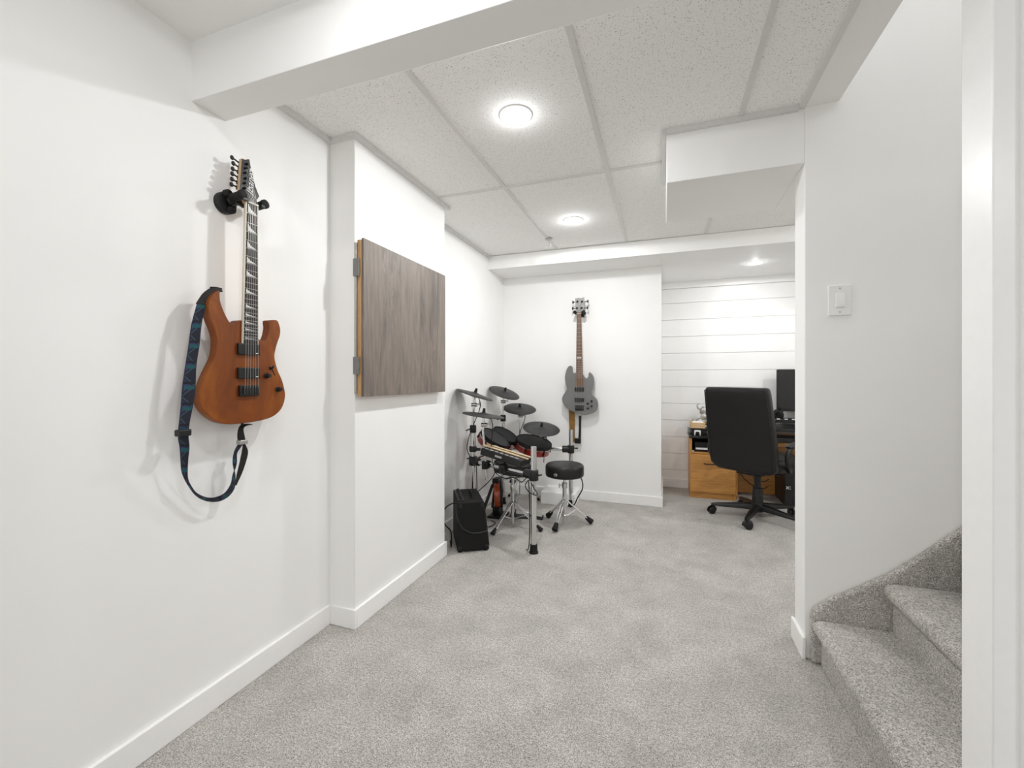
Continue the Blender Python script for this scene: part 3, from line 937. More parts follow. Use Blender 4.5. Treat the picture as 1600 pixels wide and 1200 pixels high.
MB().box((-0.777, 4.015, 1.785), (-0.734, 4.026, 1.791)).build('nut', M['cream'], b)
for (px, pz), (kx, kz) in zip([(-0.772, 1.901), (-0.728, 1.899), (-0.776, 1.84), (-0.731, 1.839)], [(-0.811, 1.902), (-0.683, 1.902), (-0.814, 1.842), (-0.686, 1.841)]):
    tb = MB().lathe([(0.010, 0), (0.010, 0.004), (0.0065, 0.006), (0.0065, 0.018), (0.004, 0.020)], frame((px, 4.027, pz), (0, -1, 0)), 14)
    tb.tube((px, 4.048, pz), (kx, 4.048, kz), 0.004, seg=8)
    s_ = 1 if kx > px else -1
    tb.prism([(kx - s_ * 0.004, kz - 0.004), (kx + s_ * 0.009, kz - 0.017), (kx + s_ * 0.013, kz - 0.015), (kx + s_ * 0.013, kz + 0.015), (kx + s_ * 0.009, kz + 0.017), (kx - s_ * 0.004, kz + 0.004)], PY, 4.045, 4.051)
    tb.build('tuner', M['black'], b)
for k in range(4):
    xb_ = -0.7535 - 0.0285 + 0.019 * k
    xt_ = -0.7555 - 0.0155 + 0.0103 * k
    (px, pz) = [[(-0.772, 1.901), (-0.728, 1.899), (-0.776, 1.84), (-0.731, 1.839)][q] for q in (2, 0, 1, 3)][k]
    MB().sweep([(xb_, 4.012, 0.885), (xt_, 4.0155, 1.791), (px + (0.006 if k < 2 else -0.006), 4.018, pz)], 0.0011, 6).build('string', M['string'], b)
for z0, z1 in ((1.050, 1.088), (0.950, 0.987)):
    pk = MB()
    for k in range(4):
        xk = -0.753 - 0.0285 + 0.019 * k
        pk.box((xk - 0.0082, 4.0175, z0 + 0.002), (xk + 0.0082, 4.0195, z1 - 0.002))
    MB().box((-0.797, 4.0195, z0), (-0.709, 4.0305, z1)).build('pickup', M['black'], b, bevel=0.003)
bbr = MB().box((-0.793, 4.0215, 0.868), (-0.713, 4.0305, 0.918)).build('bridge', M['black'], b, bevel=0.002)
for k in range(4):
    xk = -0.753 - 0.0285 + 0.019 * k
    MB().box((xk - 0.0065, 4.0135, 0.880), (xk + 0.0065, 4.0213, 0.912)).build('saddle', M['dark_metal'], bbr, bevel=0.001)
for px, pz in [(-0.637, 0.959), (-0.674, 0.935), (-0.637, 0.913), (-0.672, 0.891)]:
    MB().lathe([(0.0095, 0), (0.0095, 0.013), (0.007, 0.015), (0, 0.015)], frame((px, 4.0302, pz), (0, -1, 0)), 18).build('knob', M['black'], b)
MB().tube((-0.7505, 4.049, 0.833), (-0.7505, 4.049, 0.814), 0.006, seg=12).build('strap_button', M['steel'], b)

t = thing('guitar_hanger', 'small black two-pronged wall hanger holding the grey bass', 'guitar hanger', (-0.753, 4.12, 1.80))
MB().box((-0.785, 4.100, 1.765), (-0.721, 4.1198, 1.835)).build('base', M['black'], t, bevel=0.006, seg=3)
MB().tube((-0.753, 4.101, 1.80), (-0.753, 4.062, 1.797), 0.009).build('arm', M['black'], t)
MB().sweep([(-0.791, 4.062, 1.797), (-0.753, 4.066, 1.790), (-0.715, 4.062, 1.793)], 0.008, 10).build('yoke', M['black'], t)
for px, pz, rr in ((-0.794, 1.797, 0.0145), (-0.712, 1.790, 0.0175)):
    MB().lathe([(0, 0), (rr * 0.8, 0.001), (rr, 0.006), (rr, 0.05), (rr * 1.1, 0.054), (rr * 1.1, 0.064), (rr * 0.6, 0.07), (0, 0.07)], frame((px, 4.070, pz), (0, -1, 0.06)), 18).build('prong', M['black_soft'], t)

t = thing('guitar_strap', 'mustard-brown strap hanging behind the grey bass guitar', 'guitar strap', (-0.83, 4.08, 0.55))
bl = [(-0.868, 4.082, 1.285), (-0.872, 4.085, 1.10), (-0.868, 4.088, 0.90), (-0.865, 4.088, 0.77), (-0.858, 4.088, 0.678), (-0.852, 4.088, 0.60), (-0.838, 4.088, 0.56), (-0.800, 4.088, 0.557)]
brr = [(-0.846, 4.078, 1.285), (-0.820, 4.081, 1.10), (-0.812, 4.083, 0.90), (-0.807, 4.083, 0.772), (-0.809, 4.083, 0.68), (-0.808, 4.083, 0.62), (-0.802, 4.083, 0.596), (-0.788, 4.083, 0.592)]
MB().ribbon(smooth_open(bl, 4), smooth_open(brr, 4), 0.003).build('webbing', M['tan_strap'], t, angle=60)
sl_ = [(-0.7625, 4.046, 0.822), (-0.764, 4.055, 0.70), (-0.772, 4.075, 0.592)]
sr_ = [(-0.7365, 4.046, 0.821), (-0.742, 4.055, 0.70), (-0.749, 4.075, 0.588)]
MB().ribbon(smooth_open(sl_, 4), smooth_open(sr_, 4), 0.003).build('leather_end', M['leather_strap'], t, angle=60, label='black leather end strip')
MB().box((-0.806, 4.066, 0.547), (-0.748, 4.094, 0.596)).build('slider_buckle', M['black'], t, bevel=0.004)

# ------------------------------------------------------------------ guitar amplifier
AO = Vector((-1.303, 2.574, 0))
ax = Vector((0.846, 0.534, 0))          # along the visible side panel
ay = Vector((-0.534, 0.846, 0))         # away from the viewer
AM = Matrix((ax, ay, (0, 0, 1))).transposed().to_4x4()
AM.translation = AO
t = thing('guitar_amplifier', 'black wedge-shaped practice amplifier on the carpet by the column', 'amplifier', (AO + ax * 0.11 + ay * 0.17)[:], 0)
AP = lambda p, d: AM @ Vector((p[0], d, p[1]))
MB().prism([(0.0, 0.008), (0.218, 0.008), (0.178, 0.342), (0.0, 0.342)], AP, 0.0, 0.345).build('cabinet', M['amp_cloth'], t, bevel=0.010, seg=3)
MB().box((0.008, 0.03, 0.3425), (0.050, 0.315, 0.348), AM).build('control_panel', M['dark_metal'], t, bevel=0.002, label='dark metal control strip')
for k in range(6):
    MB().lathe([(0.010, 0), (0.009, 0.012), (0, 0.013)], AM @ Matrix.Translation((0.029, 0.06 + 0.045 * k, 0.348)), 12).build('knob', M['black'], t)
MB().sweep([AM @ Vector(p) for p in [(0.115, 0.09, 0.340), (0.115, 0.095, 0.352), (0.115, 0.12, 0.358), (0.115, 0.22, 0.358), (0.115, 0.245, 0.352), (0.115, 0.25, 0.340)]], 0.012, 8, flat=0.5).build('handle', M['black_soft'], t)
MB().prism([(0.2165, 0.03), (0.2215, 0.03), (0.1865, 0.325), (0.1815, 0.325)], AP, 0.02, 0.325).build('grille', M['black'], t, bevel=0.002)
for q in ((0.02, 0.02), (0.195, 0.02), (0.02, 0.32), (0.195, 0.32)):
    MB().lathe([(0.012, 0.0005), (0.014, 0.0095)], AM @ Matrix.Translation((q[0], q[1], 0)), 12).build('foot', M['black_soft'], t)
for zc, xs in ((0.315, 0.168), (0.315, 0.022), (0.030, 0.200), (0.030, 0.016)):
    MB().box((xs - 0.011, -0.0025, zc - 0.011), (xs + 0.011, 0.002, zc + 0.011), AM).build('corner_cap', M['black'], t, bevel=0.003)
MB().sweep(smooth_open([AM @ Vector(p) for p in [(-0.004, 0.06, 0.30), (-0.004, -0.004, 0.25), (0.03, -0.006, 0.175), (0.09, -0.006, 0.135), (0.15, -0.006, 0.130), (0.205, -0.005, 0.140)]], 5), 0.003, 7).build('hanging_lead', M['dark_grey'], t)
tag(MB().sweep(smooth_open([AM @ Vector(p) for p in [(-0.001, 0.05, 0.322), (-0.03, 0.045, 0.325), (-0.075, 0.04, 0.300), (-0.10, 0.05, 0.235), (-0.075, 0.06, 0.175), (-0.040, 0.07, 0.130), (-0.034, 0.075, 0.07), (-0.034, 0.10, 0.012), (-0.03, 0.22, 0.006)]], 5), 0.0045, 8).build('amplifier_cable', M['black_soft']), 'thin black cable curling from the amplifier top down to the carpet', 'cable')

# ------------------------------------------------------------------ electronic drum kit
P1, P2, P3, P4 = Vector((-0.824, 2.755, 0)), Vector((-0.802, 3.871, 0)), Vector((-1.420, 3.075, 0)), Vector((-1.420, 3.745, 0))
BZ = 0.523
up = Vector((0, 0, 1))
t = thing('drum_rack', 'chrome tube drum rack with black clamps standing on the carpet', 'drum rack', (-1.1, 3.3, 0))
for p, h in ((P1, 0.715), (P2, 0.704), (P3, 0.79), (P4, 0.81)):
    MB().tube(p + up * 0.02, p + up * h, 0.0195, seg=22).build('post', M['chrome'], t)
    MB().lathe([(0.031, 0.0005), (0.031, 0.008), (0.026, 0.014), (0.0235, 0.06), (0.0, 0.06)], Matrix.Translation(p), 20).build('rubber_foot', M['black_soft'], t)
for a, c in ((P1, P3), (P3, P4), (P4, P2)):
    d = (c - a).normalized()
    MB().tube(a + up * BZ + d * 0.02, c + up * BZ - d * 0.02, 0.0185, seg=20).build('bar', M['chrome'], t)
for p in (P1, P2, P3, P4):
    d = {0: (P3 - P1), 1: (P4 - P2), 2: (P1 - P3), 3: (P2 - P4)}[[P1, P2, P3, P4].index(p)].normalized()
    cl = MB().lathe([(0.029, -0.036), (0.032, -0.030), (0.032, 0.030), (0.029, 0.036)], Matrix.Translation(p + up * BZ), 18)
    cl.lathe([(0.029, 0.015), (0.031, 0.02), (0.031, 0.075), (0.027, 0.08)], frame(p + up * BZ, d), 18)
    cl.tube(p + up * (BZ + 0.01) - d * 0.03, p + up * (BZ + 0.01) - d * 0.055, 0.006, seg=8)
    cl.box((-0.016, -0.005, 0.050), (0.016, 0.005, 0.064), frame(p + up * (BZ + 0.01), -d))
    cl.build('clamp', M['black'], t, bevel=0.002)
d = (P1 - P3).normalized()
for k in (0.26, 0.55):
    cpos = P3 + (P1 - P3) * k + up * BZ
    cl = MB().lathe([(0.028, -0.028), (0.031, -0.022), (0.031, 0.022), (0.028, 0.028)], frame(cpos, d), 16)
    cl.box((-0.02, -0.024, -0.03), (0.02, 0.024, 0.03), Matrix.Translation(cpos + Vector((0.0, -0.03, 0))))
    cl.tube(cpos + Vector((0, -0.05, -0.005)), cpos + Vector((0, -0.072, -0.008)), 0.012, seg=10)
    cl.build('clamp', M['black'], t, bevel=0.002)
for p, z in ((P3, 0.775), (P4, 0.80)):
    cl = MB().lathe([(0.024, -0.03), (0.026, -0.026), (0.026, 0.022), (0.022, 0.030)], Matrix.Translation(p + up * z), 18)
    cl.tube(p + up * z + Vector((-0.02, -0.012, 0.0)), p + up * (z - 0.015) + Vector((-0.052, -0.02, 0)), 0.005, seg=8)
    cl.build('collar', M['black'], t)
cl = MB().lathe([(0.026, -0.02), (0.030, -0.015), (0.030, 0.018), (0.026, 0.024)], Matrix.Translation(P3 + up * 0.615), 18)
cl.tube(P3 + up * 0.615 + Vector((0.02, 0, 0)), P3 + up * 0.615 + Vector((0.06, 0.01, 0)), 0.012, seg=10)
cl.build('collar', M['black'], t)


def cymbal(c, n, rad, label, arm_pts, arm_r, knuckle, cut=True):
    c, n = Vector(c), Vector(n).normalized()
    tt = thing('cymbal_pad', label, 'cymbal', c[:], group='electronic cymbal pads')
    m = frame(c, n)
    MB().lathe([(0.0, 0.016), (0.020, 0.015), (0.034, 0.011), (0.05, 0.007), (rad * 0.6, 0.004), (rad - 0.004, -0.002), (rad, -0.005), (rad - 0.003, -0.009), (rad * 0.6, -0.006), (0.05, -0.004), (0.0, -0.004)], m, 56, cap=False).build('pad', M['cymbal'], tt, angle=50)
    MB().lathe([(0.014, 0.013), (0.012, 0.020), (0.0125, 0.030), (0.010, 0.034), (0.009, 0.048), (0, 0.049)], m, 16).build('wing_nut', M['black_soft'], tt)
    MB().lathe([(0.030, -0.004), (0.052, -0.006), (0.050, -0.016), (0.030, -0.022), (0, -0.022)], m, 24).build('sensor_housing', M['black'], tt)
    MB().sweep([c - n * 0.02] + [Vector(p) for p in arm_pts], arm_r, 12).build('arm', M['chrome'], tt)
    kx = Vector(knuckle)
    kn = MB().tube(kx + Vector((-0.022, -0.008, 0)), kx + Vector((0.022, 0.008, 0)), 0.015, seg=14)
    kn.tube(kx + Vector((0.02, 0.0, 0)), kx + Vector((0.045, 0.0, 0.012)), 0.004, seg=8)
    kn.box((-0.003, -0.012, -0.014), (0.003, 0.012, 0.014), Matrix.Translation(kx + Vector((0.046, 0, 0.012))))
    kn.build('tilter', M['steel'], tt, bevel=0.001)
    return tt, m


R_ = Vector((0.942, 0.335, 0))
F_ = Vector((-0.335, 0.942, 0))
cymbal((-1.406, 3.080, 1.049), up + R_ * 0.32 - F_ * 0.02, 0.152, 'black electronic cymbal pad seen edge-on, topmost at the left wall', [(-1.410, 3.078, 0.968), (-1.418, 3.075, 0.90), (-1.420, 3.075, 0.78)], 0.010, (-1.411, 3.078, 0.965))
cymbal((-1.407, 3.745, 1.042), up + R_ * 0.33 - F_ * 0.30, 0.150, 'grey-black electronic cymbal pad tilted on the rear left post', [(-1.416, 3.742, 0.958), (-1.420, 3.745, 0.90), (-1.420, 3.745, 0.80)], 0.009, (-1.416, 3.742, 0.955))
tc_, mc_ = cymbal((-1.291, 3.850, 0.888), up + R_ * 0.06 - F_ * 0.28, 0.158, 'dark electronic cymbal pad on a thin floor stand in the back corner', [(-1.291, 3.852, 0.83), (-1.291, 3.852, 0.40), (-1.291, 3.852, 0.06)], 0.007, (-1.285, 3.852, 0.815))
for a in (0.4, 2.5, 4.6):
    dv = Vector((math.cos(a), math.sin(a), 0))
    q0, q1 = Vector((-1.291, 3.852, 0.26)) + dv * 0.008, Vector((-1.291, 3.852, 0.02)) + dv * 0.18
    MB().tube(q0, q1, 0.006, seg=10).build('leg', M['chrome'], tc_)
    MB().tube(q1 - (q1 - q0).normalized() * 0.015, q1 + (q1 - q0).normalized() * 0.012, 0.009, 0.013, seg=10).build('rubber_foot', M['black_soft'], tc_)
cb = P3 + (P1 - P3) * 0.26 + up * BZ
cymbal((-1.273, 2.944, 0.902), up + R_ * 0.135, 0.160, 'dark electronic cymbal pad seen edge-on, on the slanted front boom', [(-1.268, 2.946, 0.83), (-1.277, 2.942, 0.785), cb + Vector((0.004, -0.045, 0.09)), cb + Vector((0.006, -0.040, 0.0)), cb + Vector((0.010, -0.036, -0.11))], 0.0085, (-1.268, 2.945, 0.826))
cymbal((-1.012, 3.620, 0.736), up + R_ * 0.08 - F_ * 0.29, 0.163, 'large dark electronic cymbal pad above the rightmost red drum', [(-1.010, 3.70, 0.66), (-1.005, 3.835, 0.60), (-1.005, 3.835, 0.525)], 0.008, (-1.010, 3.70, 0.655))


def drum(c, n, rad, depth, label, shell, arm, band=True, name='drum_pad', head=None):
    c, n = Vector(c), Vector(n).normalized()
    tt = thing(name, label, 'drum', c[:], group='electronic drum pads')
    m = frame(c, n)
    MB().lathe([(rad - 0.012, -0.012), (rad - 0.004, -0.012), (rad - 0.004, -depth), (rad - 0.02, -depth - 0.004), (0, -depth - 0.004)], m, 48, cap=False).build('shell', shell, tt, angle=50)
    MB().lathe([(rad - 0.008, -0.004), (rad, -0.004), (rad + 0.003, -0.012), (rad + 0.002, -0.022), (rad - 0.003, -0.022)], m, 48, cap=False).lathe([(rad, -0.004), (rad + 0.001, 0.004), (rad - 0.005, 0.006), (rad - 0.009, 0.0)], m, 48, cap=False).build('hoop', M['black_soft'], tt, angle=50)
    MB().lathe([(0, 0.001), (rad - 0.008, 0.0), (rad - 0.008, -0.008), (0, -0.008)], m, 48, cap=False).build('mesh_head', head or M['mesh_head'], tt)
    if band:
        MB().lathe([(rad - 0.003, -0.030), (rad + 0.0005, -0.030), (rad + 0.0005, -0.037), (rad - 0.003, -0.037)], m, 48, cap=False).build('metal_band', M['steel'], tt)
        for k in range(6):
            a = k * PI / 3 + 0.4
            MB().box((rad - 0.004, -0.006, -depth + 0.006), (rad + 0.007, 0.006, -0.02), m @ Matrix.Rotation(a, 4, 'Z')).build('lug', M['black'], tt, bevel=0.002)
    MB().sweep(arm, 0.009, 12).build('mount_arm', M['steel'], tt)
    return tt, m


drum((-1.319, 3.299, 0.685), up + R_ * 0.60 - F_ * 0.25, 0.128, 0.085, 'red-shelled drum pad with dark mesh head at the left of the kit', M['red'], [(-1.350, 3.305, 0.63), (-1.39, 3.31, 0.59), (-1.420, 3.31, 0.53)])
drum((-1.331, 3.575, 0.672), up + R_ * 0.52 - F_ * 0.30, 0.122, 0.080, 'red-shelled drum pad tilted between the other two red drums', M['red'], [(-1.365, 3.58, 0.62), (-1.40, 3.58, 0.58), (-1.420, 3.58, 0.53)])
drum((-1.085, 3.640, 0.615), up + R_ * 0.20 - F_ * 0.20, 0.160, 0.085, 'largest red-shelled drum pad with silver band, under a cymbal pad', M['red'], [(-1.09, 3.68, 0.545), (-1.09, 3.76, 0.535), (-1.09, 3.81, 0.525)])
ts, ms = drum((-1.137, 3.215, 0.492), up + R_ * 0.12 + F_ * 0.02, 0.148, 0.070, 'black snare drum pad held on a chrome tripod stand', M['black'], [(-1.137, 3.215, 0.43), (-1.136, 3.213, 0.41), (-1.135, 3.21, 0.40)], band=False)
MB().box((-0.014, -0.1525, -0.036), (0.014, -0.145, -0.016), ms).build('white_label', M['paper'], ts)

t = thing('snare_stand', 'chrome tripod snare stand with black rubber feet in the middle of the kit', 'drum stand', (-1.135, 3.21, 0))
MB().tube((-1.135, 3.21, 0.012), (-1.135, 3.21, 0.395), 0.0125, seg=18).build('pole', M['chrome'], t)
MB().lathe([(0.018, -0.025), (0.021, -0.02), (0.021, 0.02), (0.018, 0.025)], Matrix.Translation((-1.135, 3.21, 0.305)), 16).build('collar', M['steel'], t)
for a in (-1.85, -0.22, 1.9):
    dv = Vector((math.cos(a), math.sin(a), 0))
    c0 = Vector((-1.135, 3.21, 0))
    q0, q1 = c0 + dv * 0.015 + up * 0.19, c0 + dv * 0.245 + up * 0.022
    sd = dv.cross(up) * 0.012
    lg = MB()
    for s_ in (-1, 1):
        lg.tube(q0 + sd * s_, q1 + sd * s_ * 0.4, 0.005, seg=8)
    lg.tube(c0 + dv * 0.015 + up * 0.06, (q0 + q1) / 2, 0.005, seg=8)
    lg.build('leg', M['chrome'], t)
    e_ = (q1 - q0).normalized()
    MB().tube(q1 - e_ * 0.03, q1 + e_ * 0.022, 0.010, 0.0185, seg=12).build('rubber_foot', M['black_soft'], t)
for k, a in enumerate((0.3, 2.4, 4.5)):
    dv = Vector((math.cos(a), math.sin(a), 0))
    zt_ = 0.425
    MB().sweep([Vector((-1.135, 3.21, 0.375)), Vector((-1.135, 3.21, 0.385)) + dv * 0.06, Vector((-1.136, 3.212, zt_ - 0.035)) + dv * 0.15, Vector((-1.137, 3.214, zt_ + 0.045)) + dv * 0.166], 0.006, 8).build('basket_arm', M['chrome'], t)

# sound module on the front bar, with two sticks lying on it
md = Vector((0.365, -0.051, -0.072)).normalized()
mn = Vector((0.20, 0.02, 0.97))
mn = (mn - md * mn.dot(md)).normalized()
mo = Vector((-1.085, 2.945, 0.628))
MM = frame(mo, mn, md)
t = thing('drum_module', 'black electronic drum module with buttons clamped on the front rack bar', 'drum module', mo[:])
MB().prism([(-0.170, -0.095), (0.170, -0.095), (0.165, 0.075), (0.150, 0.095), (-0.150, 0.095), (-0.165, 0.075)], lambda p, d: MM @ Vector((p[0], p[1], d)), -0.052, 0.0).build('case', M['black'], t, bevel=0.008, seg=3)
MB().box((-0.05, 0.02, 0.0), (0.05, 0.07, 0.002), MM).build('display', M['screen'], t)
for k in range(7):
    MB().box((-0.145 + 0.042 * k, -0.085, -0.001), (-0.117 + 0.042 * k, -0.068, 0.004), MM).build('button', M['grey_plastic'], t, bevel=0.001)
for k in range(4):
    MB().lathe([(0.010, 0), (0.008, 0.014), (0, 0.015)], MM @ Matrix.Translation((-0.13 + 0.018 * k + (0.16 if k > 1 else 0), 0.045, 0.0)), 12).build('knob', M['grey_plastic'], t)
MB().box((-0.045, -0.0965, -0.032), (0.010, -0.0945, -0.018), MM).build('name_plate', M['grey_plastic'], t)
mk = P3 + (P1 - P3) * 0.55 + up * BZ
MB().sweep([mk + up * 0.02, mo - mn * 0.09, mo - mn * 0.05], 0.010, 10).build('mount_arm', M['black'], t)
for k, (lab, off, tw) in enumerate([('pale wooden drumstick lying along the drum module, upper one', -0.028, 0.0), ('pale wooden drumstick lying behind the upper stick on the module', 0.030, 0.05)]):
    a = MM @ Vector((-0.20, off, 0.0078))
    e = MM @ Vector((0.19, off + tw * 0.3, 0.0078))
    dr = e - a
    Fm = Matrix.Translation(a) @ dr.to_track_quat('Z', 'Y').to_matrix().to_4x4()
    L_ = dr.length
    o = MB().lathe([(0, 0), (0.0055, 0.002), (0.0070, 0.008), (0.0070, L_ * 0.72), (0.0048, L_ * 0.95), (0.0058, L_ * 0.97), (0.0045, L_ - 0.003), (0, L_)], Fm, 14).build('drumstick', M['stick'])
    tag(o, lab, 'drumstick', 'drumsticks on the drum module')

# kick pad tower, seen from its side
kc = Vector((-1.335, 3.395, 0))
t = thing('kick_pad', 'upright kick drum pad with an orange-red shell edge, on the floor', 'kick drum', kc[:])
km = frame(kc + Vector((0.0, 0, 0.185)), (0.95, 0.36, 0.05))
MB().lathe([(0.09, -0.030), (0.108, -0.028), (0.110, -0.02), (0.110, 0.022), (0.106, 0.026), (0.09, 0.026)], km, 40, cap=True).build('shell', M['orange_shell'], t, angle=50)
MB().lathe([(0.111, 0.020), (0.113, 0.024), (0.113, 0.036), (0.106, 0.040), (0.098, 0.036), (0.0, 0.036), (0, 0.026)], km, 40, cap=False).build('striking_head', M['mesh_head'], t)
MB().box((-0.035, -0.045, 0.262), (0.02, 0.045, 0.325), Matrix.Translation(kc)).build('top_bracket', M['black'], t, bevel=0.006)
MB().tube(kc + Vector((-0.035, -0.03, 0.27)), kc + Vector((-0.085, -0.17, 0.02)), 0.013, seg=10).build('brace', M['black'], t)
MB().tube(kc + Vector((-0.035, 0.03, 0.27)), kc + Vector((-0.11, 0.15, 0.02)), 0.013, seg=10).build('brace', M['black'], t)
MB().box((-0.06, -0.09, 0.0005), (0.075, 0.09, 0.018), Matrix.Translation(kc)).build('base_plate', M['black'], t, bevel=0.004)
MB().box((-0.03, -0.05, 0.017), (0.03, 0.05, 0.085), Matrix.Translation(kc)).build('base_block', M['black'], t, bevel=0.006)

kd = Vector((0.96, 0.16, 0)).normalized()
PM_ = frame(kc + kd * 0.19 + Vector((0.0, 0.0, 0)), (0, 0, 1), kd)
t = thing('kick_pedal', 'chrome kick drum pedal with black footboard behind the chrome stand', 'drum pedal', (PM_.translation)[:])
MB().box((-0.085, -0.045, 0.001), (0.20, 0.045, 0.012), PM_).build('base_plate', M['black'], t, bevel=0.003)
MB().prism([(-0.05, 0.075), (0.19, 0.018), (0.19, 0.026), (-0.05, 0.083)], lambda p, d: PM_ @ Vector((p[0], d, p[1])), -0.036, 0.036).build('footboard', M['steel'], t, bevel=0.002)
for s_ in (-1, 1):
    MB().tube(PM_ @ Vector((-0.045, 0.052 * s_, 0.006)), PM_ @ Vector((-0.045, 0.052 * s_, 0.215)), 0.008, seg=12).build('upright', M['chrome'], t)
MB().tube(PM_ @ Vector((-0.045, -0.075, 0.20)), PM_ @ Vector((-0.045, 0.075, 0.20)), 0.007, seg=12).build('axle', M['chrome'], t)
MB().sweep([PM_ @ Vector(p) for p in [(-0.045, 0, 0.20), (-0.055, 0, 0.30)]], 0.004, 8).build('beater_rod', M['chrome'], t)
MB().lathe([(0, -0.024), (0.018, -0.022), (0.021, -0.012), (0.021, 0.016), (0.016, 0.024), (0, 0.025)], PM_ @ frame((-0.062, 0, 0.300), (1, 0, -0.35)), 18).build('beater', M['black_soft'], t)
MB().lathe([(0.026, -0.006), (0.030, -0.004), (0.030, 0.004), (0.026, 0.006)], PM_ @ frame((-0.045, 0.0, 0.20), (0, 1, 0)), 20).build('cam_wheel', M['dim_metal'], t)
MB().box((-0.020, -0.007, 0.075), (-0.014, 0.007, 0.20), PM_).build('chain', M['steel'], t)
MB().sweep([PM_ @ Vector((-0.045 + 0.012 * math.cos(a * 0.8), 0.075 + 0.012 * math.sin(a * 0.8), 0.10 + 0.0026 * a)) for a in range(40)], 0.0018, 6).build('spring', M['steel'], t)

# loose cables of the kit
CABLES = [
    ('thin black cable drooping from the front rack clamp to its post', [P1 + Vector((-0.034, -0.012, 0.49)), P1 + Vector((-0.050, -0.03, 0.455)), P1 + Vector((-0.020, -0.034, 0.415)), P1 + Vector((0.022, -0.034, 0.400)), P1 + Vector((0.034, -0.034, 0.415)), P1 + Vector((0.012, -0.036, 0.445)), P1 + Vector((-0.008, -0.036, 0.485))]),
    ('thin black cable running down the front chrome post to the carpet', [P1 + Vector((-0.032, -0.012, 0.49)), P1 + Vector((-0.026, -0.010, 0.35)), P1 + Vector((-0.026, -0.010, 0.12)), P1 + Vector((-0.033, -0.014, 0.03)), P1 + Vector((-0.06, 0.03, 0.004))]),
    ('thin black cable hanging from the topmost left cymbal pad', [(-1.375, 3.085, 1.018), (-1.360, 3.085, 0.97), (-1.372, 3.08, 0.91), (-1.395, 3.07, 0.85), (-1.445, 3.06, 0.72), (-1.462, 3.055, 0.62), (-1.435, 3.05, 0.56)]),
    ('short black cable hanging from the edge-on front cymbal pad', [(-1.235, 2.955, 0.878), (-1.215, 2.955, 0.865), (-1.205, 2.955, 0.83), (-1.205, 2.957, 0.79), (-1.215, 2.96, 0.66), (-1.19, 2.965, 0.60)]),
    ('thin black cable hanging from the back-corner cymbal pad', [(-1.245, 3.845, 0.865), (-1.235, 3.845, 0.82), (-1.245, 3.845, 0.76), (-1.280, 3.845, 0.68), (-1.292, 3.84, 0.60), (-1.30, 3.80, 0.535)]),
    ('long black cable dropping from the rear left rack clamp', [(-1.385, 3.06, 0.50), (-1.38, 3.058, 0.40), (-1.378, 3.056, 0.30), (-1.385, 3.05, 0.16), (-1.41, 3.05, 0.02), (-1.44, 3.08, 0.006)]),
    ('black cable looping across under the front bar from the left post', [(-1.40, 3.045, 0.26), (-1.33, 3.02, 0.32), (-1.26, 2.98, 0.38), (-1.20, 2.95, 0.44), (-1.17, 2.94, 0.50)]),
    ('tangled black cable drooping below the drum module', [(-1.20, 2.93, 0.585), (-1.17, 2.93, 0.48), (-1.10, 2.92, 0.445), (-1.02, 2.90, 0.46), (-0.95, 2.87, 0.44), (-0.90, 2.82, 0.48), (-0.87, 2.79, 0.50)]),
    ('black cable on the carpet beside the kick pad', [(-1.34, 3.25, 0.006), (-1.28, 3.20, 0.006), (-1.30, 3.10, 0.006), (-1.38, 3.18, 0.006), (-1.42, 3.26, 0.006), (-1.38, 3.33, 0.012)]),
    ('short thin cable hanging from the largest red drum pad', [(-0.985, 3.60, 0.545), (-0.982, 3.60, 0.50), (-0.985, 3.60, 0.44)]),
]
for lab, pts in CABLES:
    tag(MB().sweep(smooth_open(pts, 5), 0.0034, 7).build('drum_cable', M['black_soft']), lab, 'cable', 'drum kit cables')

# ------------------------------------------------------------------ drum throne
tc0 = Vector((-0.747, 3.360, 0))
t = thing('drum_throne', 'round black padded drum stool on a chrome tripod', 'drum stool', tc0[:])
seat = MB().lathe([(0, 0.392), (0.135, 0.392), (0.148, 0.397), (0.153, 0.410), (0.154, 0.462), (0.150, 0.480), (0.140, 0.489), (0.12, 0.492), (0, 0.494)], Matrix.Translation(tc0), 56, cap=False).build('seat', M['vinyl'], t, angle=60)
bd_ = Vector((-0.02, -1.0, 0)).normalized()
bd_ = (Vector((0, 0, 0)) - tc0); bd_.z = 0; bd_ = (Matrix.Rotation(-0.48, 3, 'Z') @ bd_.normalized())
bm_ = frame(tc0 + bd_ * 0.1525 + up * 0.428, bd_)
MB().lathe([(0, 0.0035), (0.011, 0.003), (0.0125, 0.0)], bm_ @ Matrix.Diagonal((1.3, 1, 1, 1)), 20).build('badge', M['steel'], seat, label='small oval silver badge')
MB().lathe([(0.040, 0.372), (0.040, 0.393)], Matrix.Translation(tc0), 20).build('seat_bracket', M['dim_metal'], t)
MB().tube(tc0 + up * 0.20, tc0 + up * 0.385, 0.0115, seg=18).build('inner_post', M['chrome'], t)
MB().tube(tc0 + up * 0.035, tc0 + up * 0.325, 0.0165, seg=20).build('post', M['chrome'], t)
cl = MB().lathe([(0.019, -0.022), (0.022, -0.018), (0.022, 0.018), (0.019, 0.022)], Matrix.Translation(tc0 + up * 0.318), 16)
cl.tube(tc0 + up * 0.318 - R_ * 0.015, tc0 + up * 0.318 - R_ * 0.042, 0.005, seg=8)
cl.box((-0.004, -0.010, -0.016), (0.004, 0.010, 0.016), Matrix.Translation(tc0 + up * 0.316 - R_ * 0.042))
cl.build('memory_lock', M['steel'], t)
